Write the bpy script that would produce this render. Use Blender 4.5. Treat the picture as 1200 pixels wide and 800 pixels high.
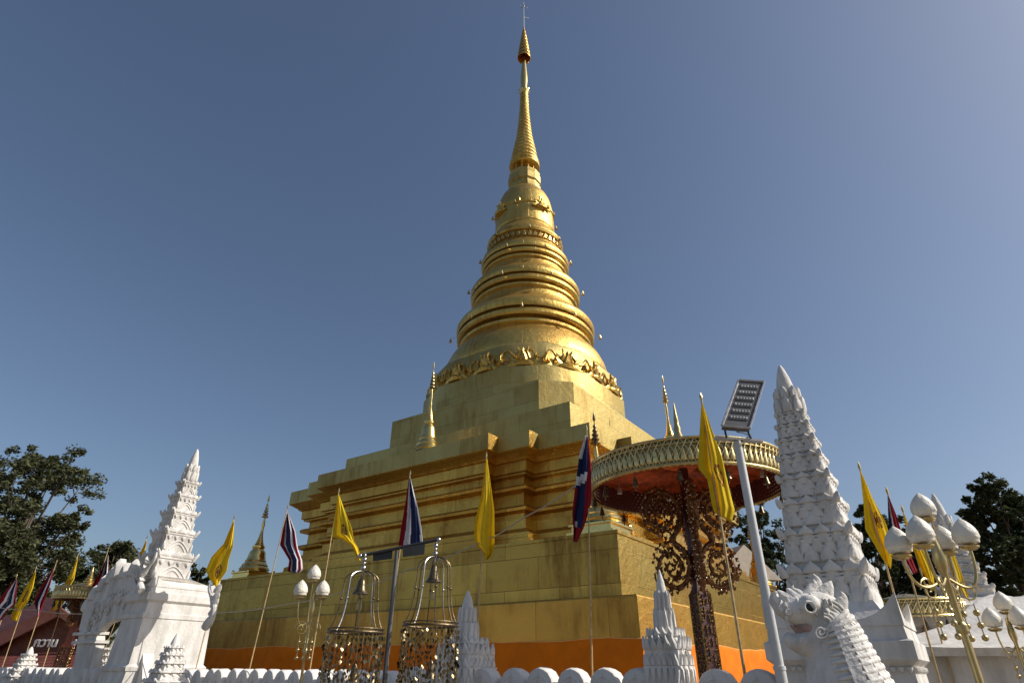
import bpy, math, random
from math import sin, cos, pi, radians, sqrt, atan2
from mathutils import Vector, Matrix, Euler, noise
random.seed(7)
scene = bpy.context.scene
for o in list(bpy.data.objects): bpy.data.objects.remove(o)
COL = scene.collection

# ------------------------------------------------------------------ camera
FPX, PITCH, ROLL, EYE = 692.87, 0.5080, -0.0079, 1.6
cam_d = bpy.data.cameras.new('camera'); cam = bpy.data.objects.new('camera', cam_d); COL.objects.link(cam)
cam_d.sensor_width = 36; cam_d.lens = FPX / 1200 * 36; cam_d.clip_end = 4000; cam_d.clip_start = .05
cam.location = (0, 0, EYE)
cam.rotation_mode = 'QUATERNION'
fw = Vector((0, cos(PITCH), sin(PITCH))); up0 = Vector((0, -sin(PITCH), cos(PITCH))); rt0 = Vector((1, 0, 0))
RT = rt0 * cos(ROLL) - up0 * sin(ROLL) * 1.0
UP = up0 * cos(ROLL) + rt0 * sin(ROLL)
cam.rotation_quaternion = Matrix((RT, UP, -fw)).transposed().to_quaternion()
scene.camera = cam

# ------------------------------------------------------------------ sky, sun, exposure
SUN_AZ, SUN_EL = radians(96), radians(38)      # azimuth clockwise from +Y (view direction)
w = bpy.data.worlds.new('World'); scene.world = w; w.use_nodes = True
nt = w.node_tree; sky = nt.nodes.new('ShaderNodeTexSky'); sky.sky_type = 'NISHITA'; sky.sun_disc = False
sky.sun_elevation = SUN_EL; sky.sun_rotation = SUN_AZ; sky.altitude = 200; sky.air_density = 1.0; sky.dust_density = 2.3; sky.ozone_density = 3.0
bg = nt.nodes['Background']; bg.inputs[1].default_value = 0.098
hs = nt.nodes.new('ShaderNodeHueSaturation'); hs.inputs['Saturation'].default_value = .95
nt.links.new(sky.outputs[0], hs.inputs['Color']); nt.links.new(hs.outputs[0], bg.inputs[0])
sd = bpy.data.lights.new('sun', 'SUN'); sd.energy = 4.6; sd.angle = radians(.53); sd.color = (1, .955, .88)
sun = bpy.data.objects.new('sun', sd); COL.objects.link(sun)
sdir = Vector((sin(SUN_AZ) * cos(SUN_EL), cos(SUN_AZ) * cos(SUN_EL), sin(SUN_EL)))
sun.rotation_mode = 'QUATERNION'; sun.rotation_quaternion = sdir.to_track_quat('Z', 'Y')
vs = scene.view_settings; vs.view_transform = 'Standard'; vs.look = 'None'; vs.gamma = 1; vs.exposure = 0; vs.use_curve_mapping = False
scene.render.engine = 'CYCLES'
scene.cycles.max_bounces = 8; scene.cycles.glossy_bounces = 5; scene.cycles.sample_clamp_indirect = 6

# ------------------------------------------------------------------ placing helpers (site survey)
YAW = -0.9487
LD = Vector((sin(YAW), cos(YAW), 0)); RD = Vector((-LD.y, LD.x, 0));
if RD.x < 0: RD = -RD
ROT = atan2(RD.y, RD.x)                          # local x = RD, local y = LD
CH = Vector((.852, 33.03, 0))                    # chedi centre
CAMP = Vector((0, 0, EYE))
def ray(px, py):
    x = (px - 600) / FPX; y = (400 - py) / FPX
    return (fw + RT * x + UP * y)
def at(px, py, Y): d = ray(px, py); return CAMP + d * (Y / d.y)
def atR(px, py, p): d = ray(px, py); return CAMP + d * (p / d.dot(RD))
def zat(X, Y, py):
    lo, hi = -5, 80
    for i in range(50):
        m = (lo + hi) / 2; v = Vector((X, Y, m)) - CAMP
        yy = 400 - FPX * v.dot(UP) / v.dot(fw)
        if yy > py: lo = m
        else: hi = m
    return m

# ------------------------------------------------------------------ mesh builder
class MB:
    def __init__(s): s.v = []; s.f = []; s.m = []
    def add(s, vs_, fs, mi=0):
        b = len(s.v); s.v += [tuple(p) for p in vs_]
        for f in fs: s.f.append([b + i for i in f]); s.m.append(mi)
    def box(s, c, d, rz=0, mi=0, M=None):
        x, y, z = d[0] / 2, d[1] / 2, d[2] / 2
        P = [Vector((a * x, b * y, e * z)) for a in (-1, 1) for b in (-1, 1) for e in (-1, 1)]
        Q = Matrix.Rotation(rz, 3, 'Z') if M is None else M
        P = [Q @ p + Vector(c) for p in P]
        s.add(P, [(0, 1, 3, 2), (4, 6, 7, 5), (0, 4, 5, 1), (2, 3, 7, 6), (0, 2, 6, 4), (1, 5, 7, 3)], mi)
    def loft(s, rings, cap0=True, cap1=True, mi=0):
        n = len(rings[0]); V = [p for r in rings for p in r]; F = []
        for k in range(len(rings) - 1):
            for i in range(n):
                j = (i + 1) % n; F.append((k * n + i, k * n + j, (k + 1) * n + j, (k + 1) * n + i))
        if cap0: F.append(tuple(reversed(range(n))))
        if cap1: F.append(tuple(range((len(rings) - 1) * n, len(rings) * n)))
        s.add(V, F, mi)
    def lathe(s, prof, n=48, c=(0, 0, 0), cap0=True, cap1=True, mi=0, ph=0):
        s.loft([[Vector((c[0] + r * cos(ph + 2 * pi * i / n), c[1] + r * sin(ph + 2 * pi * i / n), c[2] + z)) for i in range(n)] for r, z in prof], cap0, cap1, mi)
    def tube(s, pts, r, n=8, mi=0, flat=1.0):
        pts = [Vector(p) for p in pts]
        rr = r if isinstance(r, (list, tuple)) else [r] * len(pts)
        rings = []; ref = None
        for i, p in enumerate(pts):
            t = (pts[min(i + 1, len(pts) - 1)] - pts[max(i - 1, 0)])
            if t.length < 1e-9: t = Vector((0, 0, 1))
            t.normalize()
            if ref is None: ref = Vector((1, 0, 0)) if abs(t.x) < .9 else Vector((0, 1, 0))
            a = (ref - t * ref.dot(t)); 
            if a.length < 1e-6: a = t.orthogonal()
            a.normalize(); b = t.cross(a); ref = a
            rings.append([p + (a * cos(2 * pi * k / n) + b * sin(2 * pi * k / n) * flat) * rr[i] for k in range(n)])
        s.loft(rings, True, True, mi)
    def ball(s, c, r, n=12, m=8, sc=(1, 1, 1), M=None, mi=0):
        rings = []
        for k in range(m + 1):
            th = -pi / 2 + pi * k / m; q = max(cos(th), .02)
            ring = []
            for i in range(n):
                p = Vector((r * q * cos(2 * pi * i / n) * sc[0], r * q * sin(2 * pi * i / n) * sc[1], r * sin(th) * sc[2]))
                if M: p = M @ p
                ring.append(p + Vector(c))
            rings.append(ring)
        s.loft(rings, True, True, mi)
    def petal(s, o, u, n, wd, h, th=.03, tilt=0.0, bul=.5, pts=None, mi=0):
        """pointed leaf standing at o, width along u, facing n, leaning out by tilt"""
        o = Vector(o); u = Vector(u).normalized(); n = Vector(n).normalized(); upv = Vector((0, 0, 1))
        v = (upv * cos(tilt) + n * sin(tilt)); nn = (n * cos(tilt) - upv * sin(tilt))
        if pts is None: pts = [(-.46, 0), (-.5, .25), (-.44, .5), (-.25, .78), (0, 1.0), (.25, .78), (.44, .5), (.5, .25), (.46, 0)]
        k = len(pts)
        B = [o + u * (a * wd) + v * (b * h) - nn * th * .5 for a, b in pts]
        Fr = [o + u * (a * wd) + v * (b * h) + nn * th * .5 for a, b in pts]
        In = [o + u * (a * wd * .62) + v * (h * (.12 + b * .68)) + nn * th * (.5 + bul) for a, b in pts]
        V = B + Fr + In; F = [tuple(range(k - 1, -1, -1))]
        for i in range(k):
            j = (i + 1) % k
            F.append((i, j, k + j, k + i)); F.append((k + i, k + j, 2 * k + j, 2 * k + i))
        F.append(tuple(range(2 * k, 3 * k)))
        s.add(V, F, mi)
    def build(s, name, mat, parent=None, smooth=True, ang=35, loc=None):
        me = bpy.data.meshes.new(name)
        vv = s.v if loc is None else [tuple(Vector(p) - Vector(loc)) for p in s.v]
        me.from_pydata(vv, [], s.f); 
        for m_ in (mat if isinstance(mat, (list, tuple)) else [mat]): me.materials.append(m_)
        if any(s.m): me.polygons.foreach_set('material_index', s.m)
        if smooth:
            me.polygons.foreach_set('use_smooth', [True] * len(me.polygons)); me.set_sharp_from_angle(angle=radians(ang))
        me.update()
        o = bpy.data.objects.new(name, me); COL.objects.link(o)
        if loc is not None: o.location = loc
        if parent: o.parent = parent
        return o
def recalc(o):
    import bmesh
    b = bmesh.new(); b.from_mesh(o.data); bmesh.ops.recalc_face_normals(b, faces=b.faces); b.to_mesh(o.data); b.free(); return o

def tag(o, label, cat, group=None, kind=None):
    if label: o['label'] = label
    if cat: o['category'] = cat
    if group: o['group'] = group
    if kind: o['kind'] = kind
    return o
def thing(name, label, cat, loc=(0, 0, 0), rz=0, group=None):
    o = bpy.data.objects.new(name, None); COL.objects.link(o); o.location = loc; o.rotation_euler = (0, 0, rz)
    o.empty_display_size = .2
    return tag(o, label, cat, group)
def kids(o): return [c for c in bpy.data.objects if c.parent == o]
def copy_tree(o, parent=None, label=None, loc=None, rz=None):
    c = o.copy(); COL.objects.link(c); c.parent = parent
    if label: c['label'] = label
    if loc is not None: c.location = loc
    if rz is not None: c.rotation_euler = (0, 0, rz)
    for ch in kids(o): copy_tree(ch, c)
    return c
def structure(o): o['kind'] = 'structure'; return o

# ------------------------------------------------------------------ materials
def mat(name, col, rough=.6, metal=0, var=.12, scale=3, bump=.1, bscale=20, spec=.5, dirt=None, dscale=1.2, coat=0, streak=0):
    m = bpy.data.materials.new(name); m.use_nodes = True; n = m.node_tree; b = n.nodes['Principled BSDF']
    tc = n.nodes.new('ShaderNodeTexCoord'); mp = n.nodes.new('ShaderNodeMapping'); n.links.new(tc.outputs['Object'], mp.inputs[0])
    nz = n.nodes.new('ShaderNodeTexNoise'); nz.inputs['Scale'].default_value = scale; nz.inputs['Detail'].default_value = 6
    n.links.new(mp.outputs[0], nz.inputs['Vector'])
    cr = n.nodes.new('ShaderNodeValToRGB')
    c = Vector(col[:3]); lo = c * (1 - var); hi = Vector([min(1, x * (1 + var)) for x in c])
    cr.color_ramp.elements[0].color = (*lo, 1); cr.color_ramp.elements[1].color = (*hi, 1)
    cr.color_ramp.elements[0].position = .3; cr.color_ramp.elements[1].position = .7
    n.links.new(nz.outputs[0], cr.inputs[0]); last = cr.outputs[0]
    if dirt is not None:
        mp2 = n.nodes.new('ShaderNodeMapping'); n.links.new(tc.outputs['Object'], mp2.inputs[0])
        if streak: mp2.inputs['Scale'].default_value = (1, 1, streak)
        dz = n.nodes.new('ShaderNodeTexNoise'); dz.inputs['Scale'].default_value = dscale; dz.inputs['Detail'].default_value = 8; dz.inputs['Roughness'].default_value = .65
        n.links.new(mp2.outputs[0], dz.inputs['Vector'])
        dr = n.nodes.new('ShaderNodeValToRGB'); dr.color_ramp.elements[0].position = .44; dr.color_ramp.elements[1].position = .70
        dr.color_ramp.elements[1].color = (.62, .62, .62, 1)
        n.links.new(dz.outputs[0], dr.inputs[0])
        mx = n.nodes.new('ShaderNodeMix'); mx.data_type = 'RGBA'; n.links.new(dr.outputs[0], mx.inputs[0]); n.links.new(last, mx.inputs[6]); mx.inputs[7].default_value = (*dirt, 1)
        last = mx.outputs[2]
    n.links.new(last, b.inputs['Base Color'])
    b.inputs['Roughness'].default_value = rough; b.inputs['Metallic'].default_value = metal
    b.inputs['Specular IOR Level'].default_value = spec; b.inputs['Coat Weight'].default_value = coat
    if bump:
        bz = n.nodes.new('ShaderNodeTexNoise'); bz.inputs['Scale'].default_value = bscale; bz.inputs['Detail'].default_value = 5
        n.links.new(tc.outputs['Object'], bz.inputs['Vector'])
        bp = n.nodes.new('ShaderNodeBump'); bp.inputs['Strength'].default_value = bump; bp.inputs['Distance'].default_value = .02
        n.links.new(bz.outputs[0], bp.inputs['Height']); n.links.new(bp.outputs[0], b.inputs['Normal'])
    return m

def sheer(m, k=.4):
    n = m.node_tree; b = n.nodes['Principled BSDF']; t_ = n.nodes.new('ShaderNodeBsdfTranslucent'); mx = n.nodes.new('ShaderNodeMixShader'); mx.inputs[0].default_value = k
    src = b.inputs['Base Color'].links[0].from_socket; n.links.new(src, t_.inputs['Color'])
    n.links.new(b.outputs[0], mx.inputs[1]); n.links.new(t_.outputs[0], mx.inputs[2]); n.links.new(mx.outputs[0], n.nodes['Material Output'].inputs[0]); return m
def gold_mat(name, col, rough=.36, panel=(1.2, .6), metal=.92, tint=(.55, .36, .12), amount=.5, wob=.25, roundc=False):
    """gilded copper sheets: seams, each sheet a slightly different tone and tilt, vertical weather streaks"""
    m = bpy.data.materials.new(name); m.use_nodes = True; n = m.node_tree; b = n.nodes['Principled BSDF']; L = n.links.new
    tc = n.nodes.new('ShaderNodeTexCoord'); sx = n.nodes.new('ShaderNodeSeparateXYZ'); L(tc.outputs['Object'], sx.inputs[0])
    # run the sheet pattern along x+y horizontally (both faces) or around the axis, and z vertically
    if roundc:
        ad = n.nodes.new('ShaderNodeMath'); ad.operation = 'ARCTAN2'; L(sx.outputs[1], ad.inputs[0]); L(sx.outputs[0], ad.inputs[1])
        mu = n.nodes.new('ShaderNodeMath'); mu.operation = 'MULTIPLY'; mu.inputs[1].default_value = 3.5; L(ad.outputs[0], mu.inputs[0]); hor = mu.outputs[0]
    else:
        ad = n.nodes.new('ShaderNodeMath'); ad.operation = 'SUBTRACT'; L(sx.outputs[0], ad.inputs[0]); L(sx.outputs[1], ad.inputs[1]); hor = ad.outputs[0]
    cb = n.nodes.new('ShaderNodeCombineXYZ'); L(hor, cb.inputs[0]); L(sx.outputs[2], cb.inputs[1])
    br = n.nodes.new('ShaderNodeTexBrick'); L(cb.outputs[0], br.inputs['Vector']); br.inputs['Scale'].default_value = 1
    br.inputs['Brick Width'].default_value = panel[0]; br.inputs['Row Height'].default_value = panel[1]
    br.inputs['Mortar Size'].default_value = .009; br.inputs['Mortar Smooth'].default_value = .6; br.offset = .37
    br.inputs['Color1'].default_value = (.15, .15, .15, 1); br.inputs['Color2'].default_value = (.85, .85, .85, 1); br.inputs['Mortar'].default_value = (.0, .0, .0, 1)
    st = n.nodes.new('ShaderNodeTexNoise'); mp = n.nodes.new('ShaderNodeMapping'); mp.inputs['Scale'].default_value = (3.2, 3.2, .45); L(tc.outputs['Object'], mp.inputs[0]); L(mp.outputs[0], st.inputs['Vector'])
    st.inputs['Scale'].default_value = 1.1; st.inputs['Detail'].default_value = 8; st.inputs['Roughness'].default_value = .7
    pt = n.nodes.new('ShaderNodeTexNoise'); L(tc.outputs['Object'], pt.inputs['Vector']); pt.inputs['Scale'].default_value = .55; pt.inputs['Detail'].default_value = 4
    mr = n.nodes.new('ShaderNodeMapRange'); L(st.outputs[0], mr.inputs[0]); mr.inputs[1].default_value = .38; mr.inputs[2].default_value = .72
    mr2 = n.nodes.new('ShaderNodeMapRange'); L(pt.outputs[0], mr2.inputs[0]); mr2.inputs[1].default_value = .4; mr2.inputs[2].default_value = .65
    m1 = n.nodes.new('ShaderNodeMath'); m1.operation = 'MULTIPLY'; L(mr.outputs[0], m1.inputs[0]); L(mr2.outputs[0], m1.inputs[1])
    m2 = n.nodes.new('ShaderNodeMath'); m2.operation = 'MULTIPLY'; m2.inputs[1].default_value = .55; L(br.outputs['Color'], m2.inputs[0])
    m3 = n.nodes.new('ShaderNodeMath'); m3.operation = 'ADD'; L(m1.outputs[0], m3.inputs[0]); L(m2.outputs[0], m3.inputs[1])
    m4 = n.nodes.new('ShaderNodeMath'); m4.operation = 'MULTIPLY'; m4.inputs[1].default_value = amount; L(m3.outputs[0], m4.inputs[0])
    mx = n.nodes.new('ShaderNodeMix'); mx.data_type = 'RGBA'; L(m4.outputs[0], mx.inputs[0]); mx.inputs[6].default_value = (*col, 1); mx.inputs[7].default_value = (*tint, 1)
    sm = n.nodes.new('ShaderNodeMix'); sm.data_type = 'RGBA'; fm = n.nodes.new('ShaderNodeMath'); fm.operation = 'MULTIPLY'; fm.inputs[1].default_value = .9; L(br.outputs['Fac'], fm.inputs[0]); L(fm.outputs[0], sm.inputs[0]); L(mx.outputs[2], sm.inputs[6]); sm.inputs[7].default_value = (tint[0] * .6, tint[1] * .6, tint[2] * .6, 1)
    L(sm.outputs[2], b.inputs['Base Color'])
    rr = n.nodes.new('ShaderNodeMapRange'); L(m3.outputs[0], rr.inputs[0]); rr.inputs[3].default_value = rough - .06; rr.inputs[4].default_value = rough + .2
    L(rr.outputs[0], b.inputs['Roughness']); b.inputs['Metallic'].default_value = metal
    # gentle waviness of the sheet metal + seam
    wz = n.nodes.new('ShaderNodeTexNoise'); wz.inputs['Scale'].default_value = 2.6; wz.inputs['Detail'].default_value = 10; wz.inputs['Roughness'].default_value = .68; L(tc.outputs['Object'], wz.inputs['Vector'])
    a2 = n.nodes.new('ShaderNodeMath'); a2.operation = 'MULTIPLY_ADD'; L(br.outputs['Color'], a2.inputs[0]); a2.inputs[1].default_value = .25; L(wz.outputs[0], a2.inputs[2])
    bp = n.nodes.new('ShaderNodeBump'); bp.inputs['Strength'].default_value = wob; bp.inputs['Distance'].default_value = .09; L(a2.outputs[0], bp.inputs['Height']); L(bp.outputs[0], b.inputs['Normal'])
    return m

G_PLINTH = gold_mat('gold_plinth', (.74, .44, .09), .38, (2.4, 1.15), amount=1.0, tint=(.34, .17, .035), wob=.6)
G_WALL = gold_mat('gold_sheet', (.68, .455, .105), .32, (2.1, .97), amount=1.0, tint=(.27, .155, .035), wob=.55)
G_TERR = gold_mat('gold_terrace', (.57, .445, .16), .50, (1.9, .9), metal=.9, amount=.8, tint=(.36, .24, .07), wob=.4)
G_MOLD = gold_mat('gold_moulding', (.72, .44, .09), .28, (1.6, 7), amount=.8, tint=(.36, .17, .03), wob=.6)
G_ROUND = gold_mat('gold_round', (.74, .51, .135), .38, (.9, 1.3), metal=.93, amount=.9, tint=(.38, .21, .05), wob=.6, roundc=True)
G_RELIEF = mat('gold_relief', (.60, .36, .08), .32, .95, .35, 7, .5, 14)
G_FINE = mat('gold_polished', (.83, .60, .21), .25, 1, .1, 6, .15, 14)
G_DARK = mat('gold_aged', (.50, .33, .11), .38, 1, .25, 8, .3, 30)
BRASS = mat('brass', (.52, .40, .18), .32, .9, .15, 6, .1, 30)
def chime_mat():
    m = leafmat('brass_leaf', (.05, .035, .02), (.42, .32, .17)); b = m.node_tree.nodes['Principled BSDF']; b.inputs['Metallic'].default_value = 1; b.inputs['Roughness'].default_value = .3; return m
BRONZE = mat('bronze_dark', (.16, .12, .07), .4, .85, .2, 10, .2, 30)
WHITE = mat('white_lime_plaster', (.74, .70, .645), .75, 0, .06, 2.5, .5, 16, .3, dirt=(.27, .25, .21), dscale=2.6, streak=.3)
WHITE2 = mat('white_gloss_paint', (.75, .71, .655), .65, 0, .05, 3, .6, 26, .4, dirt=(.25, .23, .19), dscale=5, streak=.5)
METAL = mat('galvanised_pole', (.58, .57, .55), .5, .15, .08, 5, .05, 30)
GREYP = mat('painted_grey_steel', (.13, .125, .12), .5, .3, .1, 5, .05, 30)
CHROME = mat('worn_chrome', (.50, .48, .46), .3, 1, .15, 10, .15, 40)
DARK = mat('black_steel', (.03, .03, .03), .45, .3, .2, 6, .05, 30)
LEDM = mat('led_lens', (.75, .75, .72), .2, 0, .05, 6, 0)
WOODP = mat('bamboo_pole', (.50, .35, .16), .55, 0, .3, 12, .15, 40)
YEL = mat('yellow_cloth', (.86, .66, .03), .8, 0, .06, 8, .3, 60, .2)
RED = mat('red_cloth', (.36, .015, .03), .8, 0, .08, 8, .3, 60, .2)
WHT = mat('white_cloth', (.78, .77, .78), .8, 0, .04, 8, .3, 60, .2)
BLU = mat('navy_cloth', (.025, .035, .11), .8, 0, .1, 8, .3, 60, .2)
EMB = mat('emblem_print', (.28, .08, .02), .8, 0, .2, 20, .1, 60, .2)
HEM = mat('orange_hem', (.85, .40, .12), .8)
ORG = mat('orange_cloth', (.74, .18, .003), .8, 0, .12, 2, .5, 5, .2)
for m_ in (YEL, RED, WHT, BLU): sheer(m_)
LOTUS = mat('frosted_lotus_glass', (.76, .70, .58), .42, 0, .08, 8, .6, 22, .4)
MAROON = mat('maroon_lacquer', (.075, .018, .01), .4, .1, .3, 8, .3, 25)
REDUN = mat('red_gold_lining', (.60, .10, .02), .4, .35, .5, 5, .3, 8)
MIRR = mat('mirror_mosaic_and_glints', (.75, .68, .55), .12, 1, .3, 30, 0)  # bracket studs, and rim beads imitating glints of light
SCROLL = mat('carved_gilt_scroll', (.20, .085, .03), .38, .6, .5, 14, .5, 25)
ROOFT = mat('red_roof_tile', (.20, .05, .035), .7, 0, .2, 4, .3, 12)
ROOFB = mat('roof_barge', (.22, .085, .065), .6, 0, .15, 4, .1, 12)
ROPE = mat('rope', (.45, .38, .26), .8, 0, .2, 30, .2, 80)
MOUTH = mat('faded_red_paint', (.46, .31, .26), .7, 0, .3, 9, .2, 20)
EYEB = mat('black_glass_eye', (.01, .015, .012), .08, 0, 0, 3, 0)
BARK = mat('bark', (.12, .09, .065), .9, 0, .3, 6, .6, 12)
def leafmat(name, a, b_):
    m = bpy.data.materials.new(name); m.use_nodes = True; n = m.node_tree; b = n.nodes['Principled BSDF']; L = n.links.new
    gi = n.nodes.new('ShaderNodeNewGeometry'); cr = n.nodes.new('ShaderNodeValToRGB')
    cr.color_ramp.elements[0].color = (*a, 1); cr.color_ramp.elements[1].color = (*b_, 1)
    L(gi.outputs['Random Per Island'], cr.inputs[0]); L(cr.outputs[0], b.inputs['Base Color']); b.inputs['Roughness'].default_value = .6
    b.inputs['Specular IOR Level'].default_value = .25
    return m if 'leaves' not in name else sheer(m, .25)
CHIME = chime_mat()
LEAF1 = leafmat('leaves_olive', (.035, .042, .016), (.125, .13, .055))
LEAF2 = leafmat('leaves_deep', (.018, .028, .011), (.085, .10, .038))

# ================================================================== SETTING
def ground():
    m = bpy.data.materials.new('paving'); m.use_nodes = True; n = m.node_tree; b = n.nodes['Principled BSDF']; L = n.links.new
    tc = n.nodes.new('ShaderNodeTexCoord'); br = n.nodes.new('ShaderNodeTexBrick'); L(tc.outputs['Object'], br.inputs['Vector'])
    br.inputs['Scale'].default_value = 1; br.inputs['Brick Width'].default_value = .4; br.inputs['Row Height'].default_value = .4; br.offset = 0
    br.inputs['Color1'].default_value = (.175, .14, .10, 1); br.inputs['Color2'].default_value = (.215, .175, .13, 1); br.inputs['Mortar'].default_value = (.08, .07, .06, 1); br.inputs['Mortar Size'].default_value = .008
    L(br.outputs[0], b.inputs['Base Color']); b.inputs['Roughness'].default_value = .7
    g = MB(); g.add([(-70, -50, 0), (80, -50, 0), (80, 90, 0), (-70, 90, 0)], [(0, 1, 2, 3)])
    o = g.build('courtyard_paving', m); structure(o)
    g = MB(); g.add([(-1500, -1500, -.02), (1500, -1500, -.02), (1500, 1500, -.02), (-1500, 1500, -.02)], [(0, 1, 2, 3)])
    structure(g.build('ground', mat('dry_earth', (.12, .10, .06), .9, 0, .3, .05, .2, 1)))
ground()

# ================================================================== THE GOLDEN CHEDI
chedi = thing('golden_chedi', 'towering golden chedi with stepped square base, ringed bell and slender spire', 'chedi', CH, ROT)
def sq(a, z): return [Vector((-a, -a, z)), Vector((a, -a, z)), Vector((a, a, z)), Vector((-a, a, z))]
def rot4(pts, z):
    out = []
    for k in range(4):
        c, s_ = [(1, 0), (0, 1), (-1, 0), (0, -1)][k]
        out += [Vector((x * c - y * s_, x * s_ + y * c, z)) for x, y in pts]
    return out
def redent(D, z, ins=0, d=.62, w0=5.1, w1=6.6):
    p0, p1, p2 = D - ins, D - d - ins, D - 2 * d - ins; a, b = w0 - ins, w1 - ins
    return rot4([(-a, -p0), (a, -p0), (a, -p1), (b, -p1), (b, -p2), (p2, -p2), (p2, -b), (p1, -b), (p1, -a)], z)
def dod(a, t, m, z): return rot4([(-t, -a), (t, -a), (m, -m)], z)
def chf(a, t, z): return rot4([(-t, -a), (t, -a)], z)

b = MB(); b.loft([sq(11.25, 0), sq(11.25, 3.40), sq(11.21, 3.455), sq(10.0, 3.46)]); b.build('plinth', G_PLINTH, chedi)
def sqf(a, z): return [Vector((p.x, p.y + (.72 if p.y > 0 else 0), z)) for p in sq(a, z)]
b = MB(); b.loft([sqf(10.39, 3.45), sqf(10.39, 5.28), sqf(10.43, 5.29), sqf(10.43, 5.39), sqf(9, 5.395)]); b.build('pedestal', G_WALL, chedi)
# moulded redented storey
prof = [(.10, 5.39), (.10, 5.75), (.22, 5.80), (.22, 5.98), (.34, 6.04), (.52, 6.14), (.60, 6.2), (.60, 6.55), (.78, 6.60), (.78, 6.80),
        (.56, 6.88), (.54, 6.98), (.60, 7.06), (.86, 7.10), (.86, 7.58), (.56, 7.66), (.53, 7.76), (.58, 7.84), (.84, 7.88), (.84, 8.20),
        (.62, 8.24), (.62, 8.30), (.52, 8.34), (.50, 8.72), (.40, 8.76), (.34, 8.84), (.12, 8.98), (.02, 9.04), (0, 9.06), (0, 9.70)]
b = MB(); b.loft([redent(10.1, z, i) for i, z in prof]); b.build('moulded_storey', G_MOLD, chedi, True, 25)
b = MB(); b.loft([redent(10.105, 9.08, 0), redent(10.105, 9.69, 0), redent(10.1, 9.705, .02)], True, True); b.build('cornice_fascia', G_TERR, chedi)
b = MB(); b.loft([sq(7.05, 9.6), sq(7.05, 11.62), sq(7.02, 11.65)]); b.build('terrace', G_TERR, chedi)
b = MB(); b.loft([chf(6.05, 4.85, 11.5), chf(6.05, 4.85, 13.65)]); b.build('terrace', G_TERR, chedi)
b = MB(); b.loft([dod(5.42, 2.15, 4.3, 13.5), dod(5.42, 2.15, 4.3, 15.34)]); b.build('terrace', G_TERR, chedi)
b = MB(); b.loft([dod(5.28, 2.0, 4.15, 15.3), dod(5.12, 1.95, 4.08, 16.75), dod(4.95, 1.9, 3.93, 16.98)]); rb = b.build('relief_band', G_TERR, chedi)
# acanthus ornaments on the relief band
def acanthus(M_, o, u, n, s=1.0):
    o = Vector(o); u = Vector(u); n = Vector(n)
    lf = [(-.5, 0), (-.42, .35), (-.1, .72), (.25, 1.0), (.12, .6), (.3, .3), (.45, 0)]
    for sgn in (-1, 1):
        M_.petal(o + u * sgn * .42 * s, u * sgn, n, .80 * s, .52 * s, .09, .18, .5, [(a, c) for a, c in lf])
        M_.petal(o + u * sgn * .16 * s + Vector((0, 0, .38 * s)), u * sgn, n, .40 * s, .60 * s, .09, .22, .5, lf)
    M_.petal(o + Vector((0, 0, .0)), u, n, .36 * s, .90 * s, .12, .12, .7)
    M_.petal(o + n * .1 + Vector((0, 0, .02)), u, n, .9 * s, .34 * s, .14, .3, .7)
loops = dod(5.24, 2.0, 4.12, 15.36)
for i in range(12):
    a = loops[i]; c = loops[(i + 1) % 12]; e = (c - a); Ln = e.length; u = e.normalized(); n = Vector((u.y, -u.x, 0))
    k = 2 if Ln > 3 else 1
    for j in range(k):
        b = MB(); acanthus(b, a + e * ((j + .5) / k), u, n, 1.22 if k == 1 else 1.15); b.build('acanthus_ornament', G_RELIEF, chedi, True, 40)
b = MB()                                        # running scroll of the frieze
for i in range(12):
    a = loops[i]; c = loops[(i + 1) % 12]; e = (c - a); Ln = e.length; u = e.normalized(); n = Vector((u.y, -u.x, 0)); m_ = max(1, round(Ln / 1.0)) * 2
    for lane, amp in ((.78, .26), (.30, .16)):
        b.tube([a + u * (Ln * q / 40) + n * (.05 - .10 * (lane + amp * sin(q / 40 * m_ * pi))) + Vector((0, 0, lane + amp * sin(q / 40 * m_ * pi))) for q in range(41)], .05, 6)
    for j in range(m_ + 1):
        o_ = a + u * (Ln * j / m_) + n * .0 + Vector((0, 0, .22)); b.petal(o_, u, n, .42, .62, .10, -.06, .8, [(-.5, 0), (-.42, .35), (-.1, .72), (.25, 1.0), (.12, .6), (.3, .3), (.45, 0)])
b.build('frieze_scroll', G_RELIEF, chedi, True, 40)
# round body
N = 96
def lathe_part(name, prof, m=G_ROUND, n=N, parent=chedi): b = MB(); b.lathe(prof, n); return b.build(name, m, parent, True, 28)
lathe_part('dome', [(5.0, 16.8), (5.05, 16.95), (5.03, 17.2), (4.92, 17.65), (4.7, 18.15), (4.4, 18.55), (4.12, 18.8), (4.02, 19.05)])
def ringtier(name, R, z0, z1, top):
    s_ = z1 - z0
    k = [(-.52, -.06), (-.34, -.03), (-.22, .03), (-.20, .12), (-.30, .15), (-.62, .17), (-.62, .25), (-.14, .26), (-.04, .33), (-.02, .43), (-.09, .50), (-.45, .505), (-.45, .575), (-.04, .585), (.03, .68), (.03, .82), (-.08, .94), (-.22, 1.02)]
    pr = [(R + dr * R / 4.3, z0 + s_ * f_) for dr, f_ in k] + top
    lathe_part(name, pr)
ringtier('ring_moulding', 4.38, 19.05, 20.75, [(3.85, 21.0), (3.62, 21.2), (3.45, 21.45), (3.33, 21.75), (3.27, 22.1)])
ringtier('ring_moulding', 3.60, 22.08, 23.6, [(3.12, 23.85), (2.95, 24.05), (2.82, 24.3), (2.75, 24.55), (2.70, 24.75)])
ringtier('ring_moulding', 2.98, 24.72, 26.0, [(2.72, 26.15), (2.62, 26.3), (2.56, 26.4), (2.54, 26.5)])
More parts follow.
